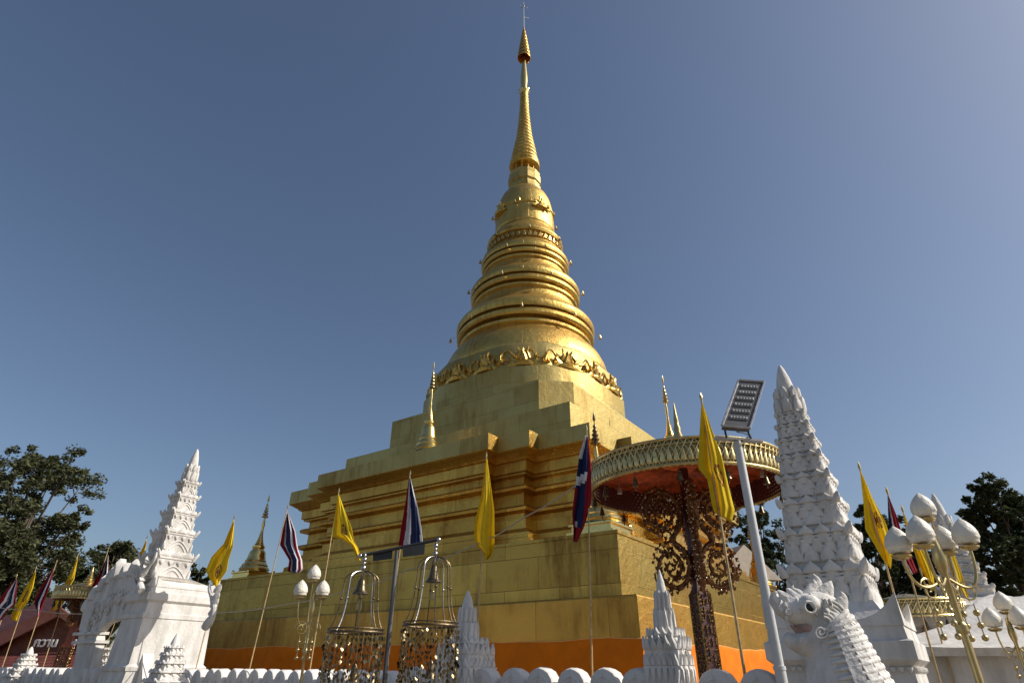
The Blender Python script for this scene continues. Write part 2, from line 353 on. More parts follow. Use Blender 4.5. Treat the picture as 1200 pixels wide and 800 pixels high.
lathe_part('ornamental_collar', [(2.54, 26.4), (2.5, 26.5), (2.48, 27.05), (2.6, 27.1), (2.66, 27.25), (2.62, 27.45), (2.45, 27.7), (2.25, 28.0), (2.1, 28.25), (2.06, 28.4)])
b = MB()
for i in range(44):
    a = 2 * pi * i / 44; n = Vector((cos(a), sin(a), 0)); u = Vector((-sin(a), cos(a), 0))
    b.petal(n * 2.5 + Vector((0, 0, 26.52)), u, n, .3, .52, .1, .05, .8)
b.build('petal_frieze', G_DARK, chedi, True, 40)
lathe_part('bell', [(2.02, 28.35), (2.1, 28.5), (2.1, 29.2), (2.05, 29.95), (2.11, 30.0), (2.11, 30.2), (2.03, 30.25), (1.98, 30.8), (1.86, 31.35), (1.66, 31.85), (1.42, 32.2), (1.22, 32.42), (1.0, 32.5)])
for k in range(8):
    a = radians(-135 + 22.5 + 45 * k); n = Vector((cos(a), sin(a), 0)); u = Vector((-sin(a), cos(a), 0)); b = MB()
    if k % 2 == 0: acanthus(b, n * 2.06 + Vector((0, 0, 29.55)), u, n, 1.0)
    else: b.petal(n * 2.06 + Vector((0, 0, 30.0)), u, n, .3, .4, .1, 0, .8)
    b.build('bell_ornament', G_ROUND, chedi, True, 40)
b = MB(); b.lathe([(1.05, 32.4), (1.2, 32.5), (1.24, 32.75), (1.14, 32.85), (1.14, 33.1), (1.24, 33.2), (1.24, 33.8), (1.14, 33.9), (1.18, 34.0), (1.2, 34.15), (.6, 34.2)], 12, ph=radians(-135)); b.build('harmika', G_TERR, chedi, True, 25)
for k in range(10):
    a = 2 * pi * (k + .5) / 10; b = MB(); b.lathe([(.09, 34.15), (.07, 34.2), (.07, 34.95), (.09, 35.05)], 8, (.78 * cos(a), .78 * sin(a), 0)); b.build('column', G_FINE, chedi)
lathe_part('column_core', [(.42, 34.1), (.42, 35.1)], G_DARK, 16)
pr = [(.4, 35.0), (1.02, 35.0), (1.15, 35.08), (1.18, 35.2), (1.08, 35.3), (1.02, 35.33), (1.12, 35.4), (1.14, 35.52), (1.02, 35.66), (.98, 35.7)]
import bisect
tbl = [(35.7, 1.04), (36.6, .91), (37.4, .78), (38.1, .66), (39.5, .52), (41.3, .40), (43.6, .32)]
def interp(z):
    for (a, ra), (c, rc) in zip(tbl, tbl[1:]):
        if z <= c: return ra + (rc - ra) * (z - a) / (c - a)
    return tbl[-1][1]
z = 35.7; st = .46
while z < 43.4:
    r = interp(z); pr += [(r * .9, z + .02), (r * 1.0, z + st * .25), (r * 1.0, z + st * .6), (r * .92, z + st * .95)]; z += st; st = max(.26, st * .985)
pr += [(.28, 43.6)]
lathe_part('spire_rings', pr, G_ROUND, 40)
b = MB(); b.lathe([(.28, 43.55), (.38, 43.7), (.38, 43.85), (.27, 43.95), (.25, 44.3), (.29, 45.0), (.30, 45.5), (.26, 46.2), (.19, 47.2), (.13, 48.2), (.11, 48.6)], 24)
for i in range(8):
    a = 2 * pi * i / 8; n = Vector((cos(a), sin(a), 0)); b.petal(n * .36 + Vector((0, 0, 43.75)), (-sin(a), cos(a), 0), n, .22, .34, .05, .3)
b.build('lotus_bud', G_FINE, chedi)
b = MB()
for k in range(9):
    f_ = k / 8; R_ = .50 * (1 - f_) ** .8 + .07; z0 = 48.35 + 4.0 * f_ * .97
    b.lathe([(R_ * .75, z0 + .36), (R_, z0 + .05), (R_, z0 - .08), (R_ * .93, z0 - .06), (R_ * .7, z0 + .3)], 24, cap0=False, cap1=False)
    for i in range(16):
        a = 2 * pi * i / 16; n = Vector((cos(a), sin(a), 0)); b.petal(n * R_ * .97 + Vector((0, 0, z0 - .06)), (-sin(a), cos(a), 0), n, R_ * .36, -.16, .02, 0)
b.lathe([(.08, 48), (.05, 52.5)], 10)
b.build('tiered_parasol', mat('old_gold_filigree', (.72, .42, .10), .35, 1, .3, 10, .6, 12), chedi)
b = MB(); b.tube([(0, 0, 52.3), (0, 0, 56.5)], [.045, .02], 8); rod = b.build('finial_rod', METAL, chedi)
b = MB(); b.box((.18, -.1, 54.2), (.5, .03, .22), rz=.6, M=Matrix.Rotation(.6, 3, 'Y') @ Matrix.Rotation(-.9, 3, 'Z')); b.build('wind_vane', METAL, rod)
b = MB()
ringp = [Vector((.24 * cos(a), -.24 * cos(a), 55.75 + .28 * sin(a))) for a in [2 * pi * i / 20 for i in range(21)]]
b.tube(ringp, .03, 6); b.ball((0, 0, 55.75), .09); b.build('crest_ring', CHROME, rod)
# tiny bells hung from the rims
bellm = MB(); bellm.lathe([(.02, 0), (.02, -.10), (.06, -.12), (.075, -.22), (.11, -.30)], 8); bell0 = None
for R_, z_, cnt in ((4.75, 19.9, 9), (3.95, 22.9, 8), (3.25, 25.5, 8), (2.75, 27.3, 7), (2.35, 29.9, 6)):
    for i in range(cnt):
        a = 2 * pi * (i + .3) / cnt
        if bell0 is None: bell0 = bellm.build('wind_bell', BRASS, chedi); o = bell0
        else: o = bell0.copy(); COL.objects.link(o)
        o.parent = chedi; o.location = (R_ * cos(a), R_ * sin(a), z_); o.scale = (1, 1, 1)
        pass
b = MB()
for R_, z_, cnt, Ri in ((4.75, 19.9, 9, 4.3), (3.95, 22.9, 8, 3.5), (3.25, 25.5, 8, 2.9), (2.75, 27.3, 7, 2.5), (2.35, 29.9, 6, 2.0)):
    for i in range(cnt):
        a = 2 * pi * (i + .3) / cnt; b.tube([(Ri * cos(a), Ri * sin(a), z_ + .1), (R_ * cos(a), R_ * sin(a), z_ - .01)], .012, 4)
b.build('bell_hanger', BRASS, chedi)

# mini gilded stupas
def mini_stupa(name, label, loc, H, rz=ROT, spread=.20, dark=False, group='small golden stupas standing on the chedi'):
    t = thing(name, label, 'stupa', loc, rz, group); W_ = H * spread
    b = MB(); b.loft([sq(W_ * .95, 0), sq(W_ * .95, H * .03), sq(W_ * .8, H * .035), sq(W_ * .8, H * .07), sq(W_ * .88, H * .075), sq(W_ * .88, H * .09), sq(W_ * .6, H * .1)]); b.build('base', G_FINE, t)
    for k in range(4):
        a = pi / 4 + k * pi / 2; n = Vector((cos(a), sin(a), 0))
        b = MB(); b.petal(n * W_ * 1.0 + Vector((0, 0, H * .085)), (-sin(a), cos(a), 0), n, W_ * .5, H * .05, .04, .9); b.build('corner_leaf', G_FINE, t)
    b = MB(); b.lathe([(W_ * r, H * z) for r, z in [(.85, .1), (.8, .12), (.86, .125), (.78, .15), (.72, .16), (.74, .17), (.62, .2), (.58, .21), (.6, .22), (.55, .235), (.5, .27), (.45, .32), (.34, .35), (.3, .36), (.36, .37), (.36, .39), (.25, .4)]], 28); b.build('bell', G_ROUND if False else G_FINE, t)
    pr = []; z = .4; r = .27
    while z < .56: pr += [(W_ * r * .8, H * z), (W_ * r, H * (z + .006)), (W_ * r * .95, H * (z + .014))]; z += .018; r *= .87
    pr += [(W_ * .07, H * .6), (W_ * .1, H * .63), (W_ * .05, H * .72), (W_ * .03, H * .76)]
    b = MB(); b.lathe(pr, 20); b.build('spire', G_FINE, t)
    b = MB()
    for k in range(5):
        rr = W_ * (.2 - k * .032); z0 = H * (.735 + k * .035); b.lathe([(rr * .5, z0 + H * .02), (rr, z0 + H * .004), (rr, z0 - H * .006), (rr * .5, z0)], 14)
    b.tube([(0, 0, H * .7), (0, 0, H)], [W_ * .035, W_ * .012], 6); b.lathe([(W_ * .02, H * .92), (W_ * .07, H * .94), (W_ * .02, H)], 8)
    b.build('tiered_finial', BRONZE if dark else BRASS, t)
    return t
def ch(l, r, z=0): return CH + LD * l + RD * r + Vector((0, 0, z))
def topz(P_, py): return zat(P_.x, P_.y, py)
P_ = ch(-.35, -8.5, 9.7); mini_stupa('mini_stupa', 'small golden stupa on the left ledge below the terraces', P_, topz(P_, 424) - 9.7, spread=.135)
P_ = ch(-8.6, .2, 9.7); mini_stupa('mini_stupa', 'small golden stupa on the right ledge rising behind the big parasol', P_, topz(P_, 440) - 9.7, spread=.14)
for (l, r, py, lb, dk) in ((-9.3, -9.3, 483, 'dark tiered finial stupa on the nearest pedestal corner behind a striped flag', True), (10.1, -9.3, 580, 'dull golden stupa on the far left pedestal corner', False), (-9.3, 9.3, 606, 'thin orange-gold stupa on the far right pedestal corner beside the white tower', False)):
    P_ = ch(l, r, 5.39); mini_stupa('corner_stupa', lb, P_, topz(P_, py) - 5.39, dark=dk, group='golden stupas on the pedestal corners')

# orange cloth wound round the base
b = MB(); top = 2.38
def cloth_ring(a, zf, wob):
    out = []
    for k in range(4):
        for i in range(160):
            s_ = -1 + 2 * i / 160; x, y = s_ * a, -a - wob(k, s_)
            c, s2 = [(1, 0), (0, 1), (-1, 0), (0, -1)][k]; out.append(Vector((x * c - y * s2, x * s2 + y * c, zf(k, s_))))
    return out
zt = lambda k, s_: top - .07 * abs(sin(s_ * 7 + k)) + .03 + .012 * sin(s_ * 31 + k * 2)
zfs = [(0, .012), (.03, .03), (.12, .05), (.35, .05), (.65, .07), (.95, .06), (1.25, .05)]
rings = []
for dz, o_ in zfs:
    rings.append(cloth_ring(11.265, lambda k, s_, dz=dz: zt(k, s_) - dz, lambda k, s_, o_=o_, dz=dz: o_ + .035 * sin(s_ * 23 + k + dz * 3) + .022 * sin(s_ * 61 + dz * 9) * (1 if dz > .05 else .2)))
b.loft(list(reversed(rings)), False, False)
o = b.build('cloth_wrap', ORG, None, True, 60); hb = MB(); rp = rings[0]; hb.tube(rp + [rp[0]], .016, 5); hb.build('cloth_hem', HEM, o); o.location = CH; o.rotation_euler = (0, 0, ROT)
tag(o, 'long orange cloth wound round the foot of the golden chedi', 'cloth')

# ================================================================== WHITE BOUNDARY WALL
WP = 8.0                                         # distance of wall line from the viewer, across RD
def wl(s_, z=0, off=0): return LD * s_ + RD * (WP + off) + Vector((0, 0, z))
def s_at(px, py=786): return atR(px, py, WP).dot(LD)
wall = thing('boundary_wall', 'white wall topped with rounded leaf-shaped merlons in front of the chedi', 'wall', wl(0), ROT)
s_min, s_max = s_at(965) , 60
b = MB()
def seg(s0, s1, z0, z1, th): b.box((0, (s0 + s1) / 2, (z0 + z1) / 2), (th, s1 - s0, z1 - z0))
GATE_S = s_at(176)
seg(s_min, GATE_S, 0, 1.12, .30); seg(GATE_S + 2.2, s_max, 0, 1.12, .30); b.build('wall_body', WHITE, wall)
b = MB(); seg(s_min, GATE_S - 1, 1.12, 1.2, .40); seg(GATE_S + 2.2, s_max, 1.12, 1.2, .40); seg(s_min, GATE_S - 1, 0, .25, .42); seg(GATE_S + 2.2, s_max, 0, .25, .42); b.build('coping', WHITE, wall)
mm = MB(); Wm = .235
ol = [(-1, 0), (-1.0, .22), (-.97, .5), (-.86, .72), (-.62, .9), (-.3, .99), (0, 1.03), (.3, .99), (.62, .9), (.86, .72), (.97, .5), (1.0, .22), (1, 0)]
def mer(sc_, x): return [Vector((x, a * Wm * sc_, 1.2 + .44 * c * sc_ + (0 if sc_ == 1 else .012))) for a, c in ol]
mm.loft([mer(.8, -.13), mer(.94, -.12), mer(1, -.095), mer(1, .095), mer(.94, .12), mer(.8, .13)])
for sc_ in (.66, .44, .24):                      # engraved leaf ribs
    mm.tube([p + Vector((-.131 if 1 else 0, 0, 0)) for p in [Vector((0, a * Wm * sc_, 1.21 + .5 * c * sc_)) for a, c in ol]], .010, 5)
mm.tube([(-.131, 0, 1.21), (-.131, 0, 1.58)], .008, 5)
m0 = None; s_ = s_min + .2; posts_px = [785, 545, 197, 122, 25]; post_s = [s_at(x) for x in posts_px]; cnt = 0
while s_ < 26 and cnt < 98:
    if not (GATE_S - .9 < s_ < GATE_S + 2.2) and all(abs(s_ - q) > .33 for q in post_s):
        if m0 is None: m0 = mm.build('merlon', WHITE, wall, True, 40); o = m0
        else: o = m0.copy(); COL.objects.link(o)
        o.location = (0, s_, random.uniform(-.012, .008)); o.rotation_euler = (0, random.uniform(-.03, .03), random.uniform(-.02, .02)); cnt += 1
        if s_ > s_at(480): o.scale = (1, .84, .97)
    s_ += .49 if s_ < s_at(480) else .41

# ------------------------------------------------------------------ white stupa-posts and towers
def face_rows(M_, a, z, n, h, tilt=.2, th=.03, sc=1.0, pts=None):
    for k in range(4):
        c, s2 = [(1, 0), (0, 1), (-1, 0), (0, -1)][k]
        for i in range(n):
            x = -a + 2 * a * (i + .5) / n; y = -a
            o_ = Vector((x * c - y * s2, x * s2 + y * c, z)); u = Vector((c, s2, 0)); nn = Vector((s2, -c, 0))
            M_.petal(o_, u, nn, 2 * a / n * 1.02 * sc, h, th, tilt, .8, pts)
def arch_motif(M_, a, z, wd, h, r=.015):
    for k in range(4):
        c, s2 = [(1, 0), (0, 1), (-1, 0), (0, -1)][k]
        for q in (1, .68):
            P = []
            for i in range(13):
                t_ = -1 + 2 * i / 12; x = t_ * wd * q; zz = z + h * q * (1 - abs(t_) ** 1.7); y = -a
                P.append(Vector((x * c - y * s2, x * s2 + y * c, zz)))
            M_.tube(P, r, 5)
ZIG = [(-.5, 0), (-.42, .35), (-.22, .62), (0, 1.0), (.22, .62), (.42, .35), (.5, 0)]
DROP = [(-.5, 0), (-.46, .3), (-.28, .55), (0, 1.0), (.28, .55), (.46, .3), (.5, 0)]
def wall_stupa(label, px, tipy, hw=.26):
    s_ = s_at(px); P = wl(s_); tip = zat(P.x, P.y, tipy)
    t = thing('wall_stupa', label, 'stupa', P, ROT, 'little white stupas standing along the wall')
    z0 = 1.0; H = tip - z0; Z = lambda f_: z0 + H * f_
    a = hw
    b = MB(); b.loft([sq(a * 1.15, 0), sq(a * 1.15, Z(.02)), sq(a * 1.08, Z(.06)), sq(a * 1.0, Z(.08)), sq(a * .93, Z(.48)), sq(a * .8, Z(.485)), sq(a * .72, Z(.57))])
    arch_motif(b, a * 1.0, Z(.10), a * .75, H * .16, .012); arch_motif(b, a * .95, Z(.40), a * .75, H * .1, .010)
    face_rows(b, a * .99, Z(.36), 6, -H * .12, .0, .018, .8, DROP); face_rows(b, a * .955, Z(.37), 6, H * .075, .05, .018, .92, ZIG)
    b.box((0, 0, Z(.365)), (a * 2.06, a * 2.06, .02))
    face_rows(b, a * .93, Z(.47), 5, H * .09, .14, .018, 1, ZIG); face_rows(b, a * .74, Z(.55), 4, H * .06, .16, .018, 1, ZIG); arch_motif(b, a * .83, Z(.485), a * .6, H * .07, .010)
    b.build('carved_block', WHITE, t, True, 40)
    def drum(r, za, zb, name):
        b = MB(); b.lathe([(r, za), (r * .97, zb)], 16)
        for i in range(12):
            an = 2 * pi * i / 12; n = Vector((cos(an), sin(an), 0)); b.petal(n * r + Vector((0, 0, za)), (-sin(an), cos(an), 0), n, r * .46, (zb - za) * 1.1, .018, -.02, .8)
        b.build(name, WHITE, t, True, 40)
    drum(a * .52, Z(.55), Z(.72), 'ribbed_drum'); drum(a * .38, Z(.71), Z(.84), 'ribbed_drum')
    b = MB(); b.lathe([(a * .3, Z(.83)), (a * .27, Z(.86)), (a * .2, Z(.92)), (a * .1, Z(.97)), (.008, Z(1.0))], 20); b.build('pointed_cap', WHITE, t)
    return t
wall_stupa('little white stupa on the wall just right of the hanging bells', 545, 691, .34)
wall_stupa('little white stupa on the wall below the big parasol', 785, 667, .235)
def leaf_stupa(label, px, tipy, hw, off=0.0, z0=1.15, name='wall_stupa', grp='little white stupas standing along the wall'):
    s_ = atR(px, 786, WP + off).dot(LD); P = wl(s_, 0, off); tip = zat(P.x, P.y, tipy)
    t = thing(name, label, 'stupa', P, ROT, grp); H = tip - z0
    b = MB(); b.loft([sq(hw * 1.2, 0), sq(hw * 1.2, z0), sq(hw, z0 + .02), sq(hw * .95, z0 + H * .1)]); b.build('post', WHITE, t)
    a = hw; z = z0 + H * .08
    for k in range(5):
        a2 = a * .8; b = MB(); h_ = H * .16 * (1 - k * .06)
        b.loft([sq(a, z), sq(a * .92, z + h_ * .75), sq(a * 1.02, z + h_ * .8), sq(a * 1.02, z + h_ * .92), sq(a2, z + h_)])
        face_rows(b, a * 1.02, z + h_ * .78, 3, h_ * .45, .12, .02, 1, ZIG); face_rows(b, a * .96, z + h_ * .72, 3, -h_ * .4, 0, .02, .7, DROP); arch_motif(b, a * .97, z + h_ * .02, a * .8, h_ * .45, .014); b.build('petal_tier', WHITE, t, True, 40); a = a2; z += h_
    b = MB(); b.lathe([(a * .9, z), (a * .8, z + (tip - z) * .3), (a * .4, z + (tip - z) * .8), (.01, tip)], 14); b.build('pointed_cap', WHITE, t)
leaf_stupa('small leaf-tiered white stupa in front of the left tower', 197, 742, .30, -1.2)
leaf_stupa('small leaf-tiered white stupa seen through the left gate opening', 124, 748, .34, .6)
leaf_stupa('small leaf-tiered white stupa at the far left end of the wall', 27, 757, .36)

_Z = [(-.5, 0), (-.42, .35), (-.22, .62), (0, 1.0), (.22, .62), (.42, .35), (.5, 0)]
DROP = [(-.5, 0), (-.46, .3), (-.28, .55), (0, 1.0), (.28, .55), (.46, .3), (.5, 0)]
def rc(cx, ax, ay, q, z): return [Vector((cx - ax * q, -ay * q, z)), Vector((cx + ax * q, -ay * q, z)), Vector((cx + ax * q, ay * q, z)), Vector((cx - ax * q, ay * q, z))]
def tower(name, label, loc, tipz, shaft_a, base_a, shoulder, nt_, cap_h, motif_bottom=True, rows=4, gr=None, rect=None, leafy=False):
    """square tapering white tower of stacked leaf-edged tiers under a bullet cap"""
    t = thing(name, label, 'tower', loc, ROT, gr)
    b = MB(); ba = base_a; S = shoulder; cx_, ax_, ay_ = rect if rect else (0, ba, ba); q_ = lambda f, z: rc(cx_, ax_, ay_, f, z)
    bw = 1.25 if rect else 1.12
    b.loft([q_(bw * 1.08, 0), q_(bw * 1.06, .35), q_(bw, .45), q_(1.06, S * .45), q_(1.10, S * .45 + .02), q_(1.12, S * .45 + .10), q_(1.04, S * .45 + .16), q_(.99, S - .72), q_(1.03, S - .70), q_(1.03, S - .60), q_(.97, S - .58), q_(.96, S - .36), q_(1.06, S - .30), q_(1.06, S - .14), q_(1.0, S - .12), q_(.98, S)])
    if not rect: face_rows(b, ba * .965, S - .36, 18, -.06, 0, .02, .8)
    b.build('tower_base', WHITE, t, True, 30)
    # horned concave roof step
    b = MB(); rings = []
    sx_, sy_ = shaft_a / ax_, shaft_a / ay_
    for q, zf, horn in ((1.0, 0, 0), (.99, .05, .16), (.9, .05, .07), (.72, .16, .0), (0, .26, 0)):
        pts = []
        for k in range(4):
            c, s2 = [(1, 0), (0, 1), (-1, 0), (0, -1)][k]
            for i in range(12):
                x = -1 + 2 * i / 12; hz = horn * abs(x) ** 3.5; y = -1; X_, Y_ = (x * c - y * s2), (x * s2 + y * c)
                if q: pts.append(Vector((cx_ + X_ * ax_ * q, Y_ * ay_ * q, S + zf + hz * 1.6)))
                else: pts.append(Vector((X_ * shaft_a * 1.03, Y_ * shaft_a * 1.03, S + zf)))
        rings.append(pts)
    b.loft(rings); b.build('horned_ledge', WHITE, t, True, 40)
    z = S + .2; total = tipz - cap_h - z; a = shaft_a; ratio = .86; hs_ = [ratio ** k for k in range(nt_)]; sm = sum(hs_)
    a_top = shaft_a * .31
    for k in range(nt_):
        h_ = total * hs_[k] / sm; f0 = (z - S) / (tipz - cap_h - S); a = shaft_a + (a_top - shaft_a) * f0; f1 = (z + h_ - S) / (tipz - cap_h - S); a2 = shaft_a + (a_top - shaft_a) * f1
        am = (a + a2) / 2 * 1.0
        b = MB()
        b.loft([sq(a * 1.0, z), sq(a * .99, z + h_ * .55), sq(a * 1.03, z + h_ * .60), sq(a * 1.07, z + h_ * .66), sq(a * 1.07, z + h_ * .78), sq(a2 * 1.0, z + h_)] if not leafy else [sq(a, z), sq(a2 * .99, z + h_)])
        n_ = rows if a > .3 else 3
        face_rows(b, a * 1.055, z + h_ * .77, n_, h_ * .27, .10, .022, 1.0, ZIG)
        face_rows(b, a * 1.02, z + h_ * .66, n_ + 1, -h_ * .20, -.03, .02, .62, DROP)
        sw = 1.12 if not leafy else 1.03
        b.loft([sq(a * (sw - .02), z + h_ * .69), sq(a * sw, z + h_ * .71), sq(a * sw, z + h_ * .735), sq(a * (sw - .04), z + h_ * .75)])
        if leafy:
            for lv, (hh_, nn_, ti) in enumerate(((.02, n_, .05), (.26, n_ + 1, .04), (.50, n_, .08))):
                fa = a + (a2 - a) * hh_; face_rows(b, fa * 1.0, z + h_ * hh_, nn_, h_ * .42, ti, .028, .98)
                for k4 in range(4):
                    an = pi / 4 + k4 * pi / 2; n = Vector((cos(an), sin(an), 0)); b.petal(n * fa * 1.36 + Vector((0, 0, z + h_ * hh_)), (-sin(an), cos(an), 0), n, fa * .34, h_ * .40, .03, .2)
        arch_motif(b, a * 1.0, z + h_ * .04, a * .85, h_ * .42, .022)
        for k4 in range(4):                      # corner leaves
            an = pi / 4 + k4 * pi / 2; n = Vector((cos(an), sin(an), 0)); b.petal(n * a * 1.44 + Vector((0, 0, z + h_ * .70)), (-sin(an), cos(an), 0), n, a * .26, h_ * .36, .035, .55)
            b.petal(n * a * 1.38 + Vector((0, 0, z + h_ * .05)), (-sin(an), cos(an), 0), n, a * .2, h_ * .35, .03, .12)
        b.build('leaf_tier', WHITE, t, True, 40); z += h_
    r = a_top * 1.25
    for k in range(2):
        hh = cap_h * (.27 if k == 0 else .2); b = MB(); b.lathe([(r, z - .03), (r * .92, z + hh)], 16)
        for i in range(8):
            an = 2 * pi * i / 8; n = Vector((cos(an), sin(an), 0)); b.petal(n * r + Vector((0, 0, z)), (-sin(an), cos(an), 0), n, r * .7, hh * 1.15, .035, .02)
        b.build('leaf_drum', WHITE, t, True, 40); z += hh; r *= .86
    b = MB(); hh = tipz - z; b.lathe([(r * .95, z - .02), (r * .9, z + hh * .15), (r * .72, z + hh * .45), (r * .38, z + hh * .82), (r * .15, z + hh * .97), (.01, tipz)], 20); b.build('bullet_cap', WHITE, t)
    return t
P = atR(983, 788, WP + .1); P.z = 0
S_ = 1.6 + .0
tipR = None
def tower_base_xy(tip_px, tip_py, base_px, p):
    q = atR(base_px, 786, p); return Vector((q.x, q.y, 0))
RT_P = tower_base_xy(915, 428, 999, WP + .15)
tower('white_tower', 'big white leaf-carved tower right of the floodlight pole, mostly shaded', RT_P, zat(RT_P.x, RT_P.y, 428), 0.41, .66, zat(RT_P.x, RT_P.y, 738), 8, .74, rows=4, leafy=True)
LT_P = tower_base_xy(229, 526, 160, WP + .1)
tl = zat(LT_P.x, LT_P.y, 526); sl = zat(LT_P.x, LT_P.y, 690)
tower('white_tower', 'white leaf-tiered gate tower at left with sunlit front', LT_P, tl, .46, .66, sl, 5, .95, rows=3, rect=(.42, .88, .55))
# ------------------------------------------------------------------ left gate wing: shaded pier and stepped naga-backed arch, joined to the left tower
def gate_wing():
    t = thing('gate_arch', 'shaded white gate pier with flame-edged sloping arch left of the tower', 'gate', wl(s_at(120), 0, 0), ROT)
    inv = lambda P_: Matrix.Rotation(-ROT, 3, 'Z') @ (P_ - Vector(t.location))
    def poly(name, pts, th=.5, p=WP):
        P_ = [inv(atR(x, y, p)) for x, y in pts]
        b = MB(); b.loft([[q + Vector((-th / 2, 0, 0)) for q in P_], [q + Vector((th / 2, 0, 0)) for q in P_]])
        return recalc(b.build(name, WHITE, t, False))
    poly('pier', [(84, 830), (96, 752), (99, 735), (118, 735), (118, 752), (104, 830)], .22)
    poly('sloping_arch', [(97, 738), (103, 712), (121, 690), (137, 676), (160, 672), (166, 690), (160, 715), (150, 722), (128, 730), (118, 742)], .2)
    poly('inner_pier', [(150, 830), (152, 760), (150, 715), (168, 690), (176, 720), (172, 830)], .26)
    b = MB()
    for (x, y, s_) in ((104, 712, .4), (112, 700, .45), (122, 690, .5), (131, 681, .5), (138, 676, .62), (148, 674, .45), (158, 672, .5)):
        q = inv(atR(x, y, WP)); b.petal(q - Vector((0, 0, .1)), (0, 1, 0), (-1, 0, 0), .38, .95 * s_, .16, .0, .5)
    b.build('flame_crest', WHITE, t, True, 40)
    # curling finials on the corners of the tower ledge
    rnd = random.Random(2); b = MB()                # carved scroll relief on the arch face
    for i in range(34):
        f_ = i / 33; x = 102 + 60 * f_ + rnd.uniform(-2, 2); y = 726 - 34 * (f_ ** .6) + rnd.uniform(-5, 12); q = inv(atR(x, y, WP - .11))
        b.petal(q, (0, 1, rnd.uniform(-.6, .6)), (-1, 0, 0), .16, .22 * rnd.choice((-1, 1)), .03, rnd.uniform(-.3, .3), .8, ZIG)
        c_ = q; b.tube([c_ + Vector((-.02, .09 * cos(a), .09 * sin(a))) for a in [2 * pi * k / 10 for k in range(9)]], .018, 5)
    b.build('carved_relief', WHITE, t, True, 40)
    for x0, x1, yy in ((93, 119, 752), (94, 119, 742), (147, 172, 752), (148, 172, 742)):
        A_, B_ = inv(atR(x0, yy, WP)), inv(atR(x1, yy, WP)); b = MB(); b.box((A_ + B_) / 2, (.36, abs(A_.y - B_.y) + .05, .07)); b.build('capital', WHITE, t)
    return t
gate_wing()
def naga_finial(label, px, py, p, h, flip=1):
    q = atR(px, py, p); t = thing('finial', label, 'finial', q, ROT, 'curled white finials on the left tower')
    b = MB(); pts = []; rr = []
    for i in range(15):
        f_ = i / 14; pts.append(Vector((0, flip * .22 * sin(f_ * 5), h * f_))); rr.append(.075 * (1 - f_) ** .6 * (1.0 + .25 * sin(f_ * 16)) + .008)
    b.tube(pts, rr, 10); b.build('curl', WHITE, t)
    b = MB()
    for i in range(5): b.petal((0, flip * .12, h * (.1 + .16 * i)), (1, 0, 0), (0, flip, 0), .14, h * .22, .05, .7)
    b.build('flame', WHITE, t, True, 40)
naga_finial('curled white flame finial at the left corner of the gate tower', 166, 692, WP - .5, .9, 1)
naga_finial('curled white flame finial at the right edge of the gate tower', 240, 735, WP - .3, .95, -1)

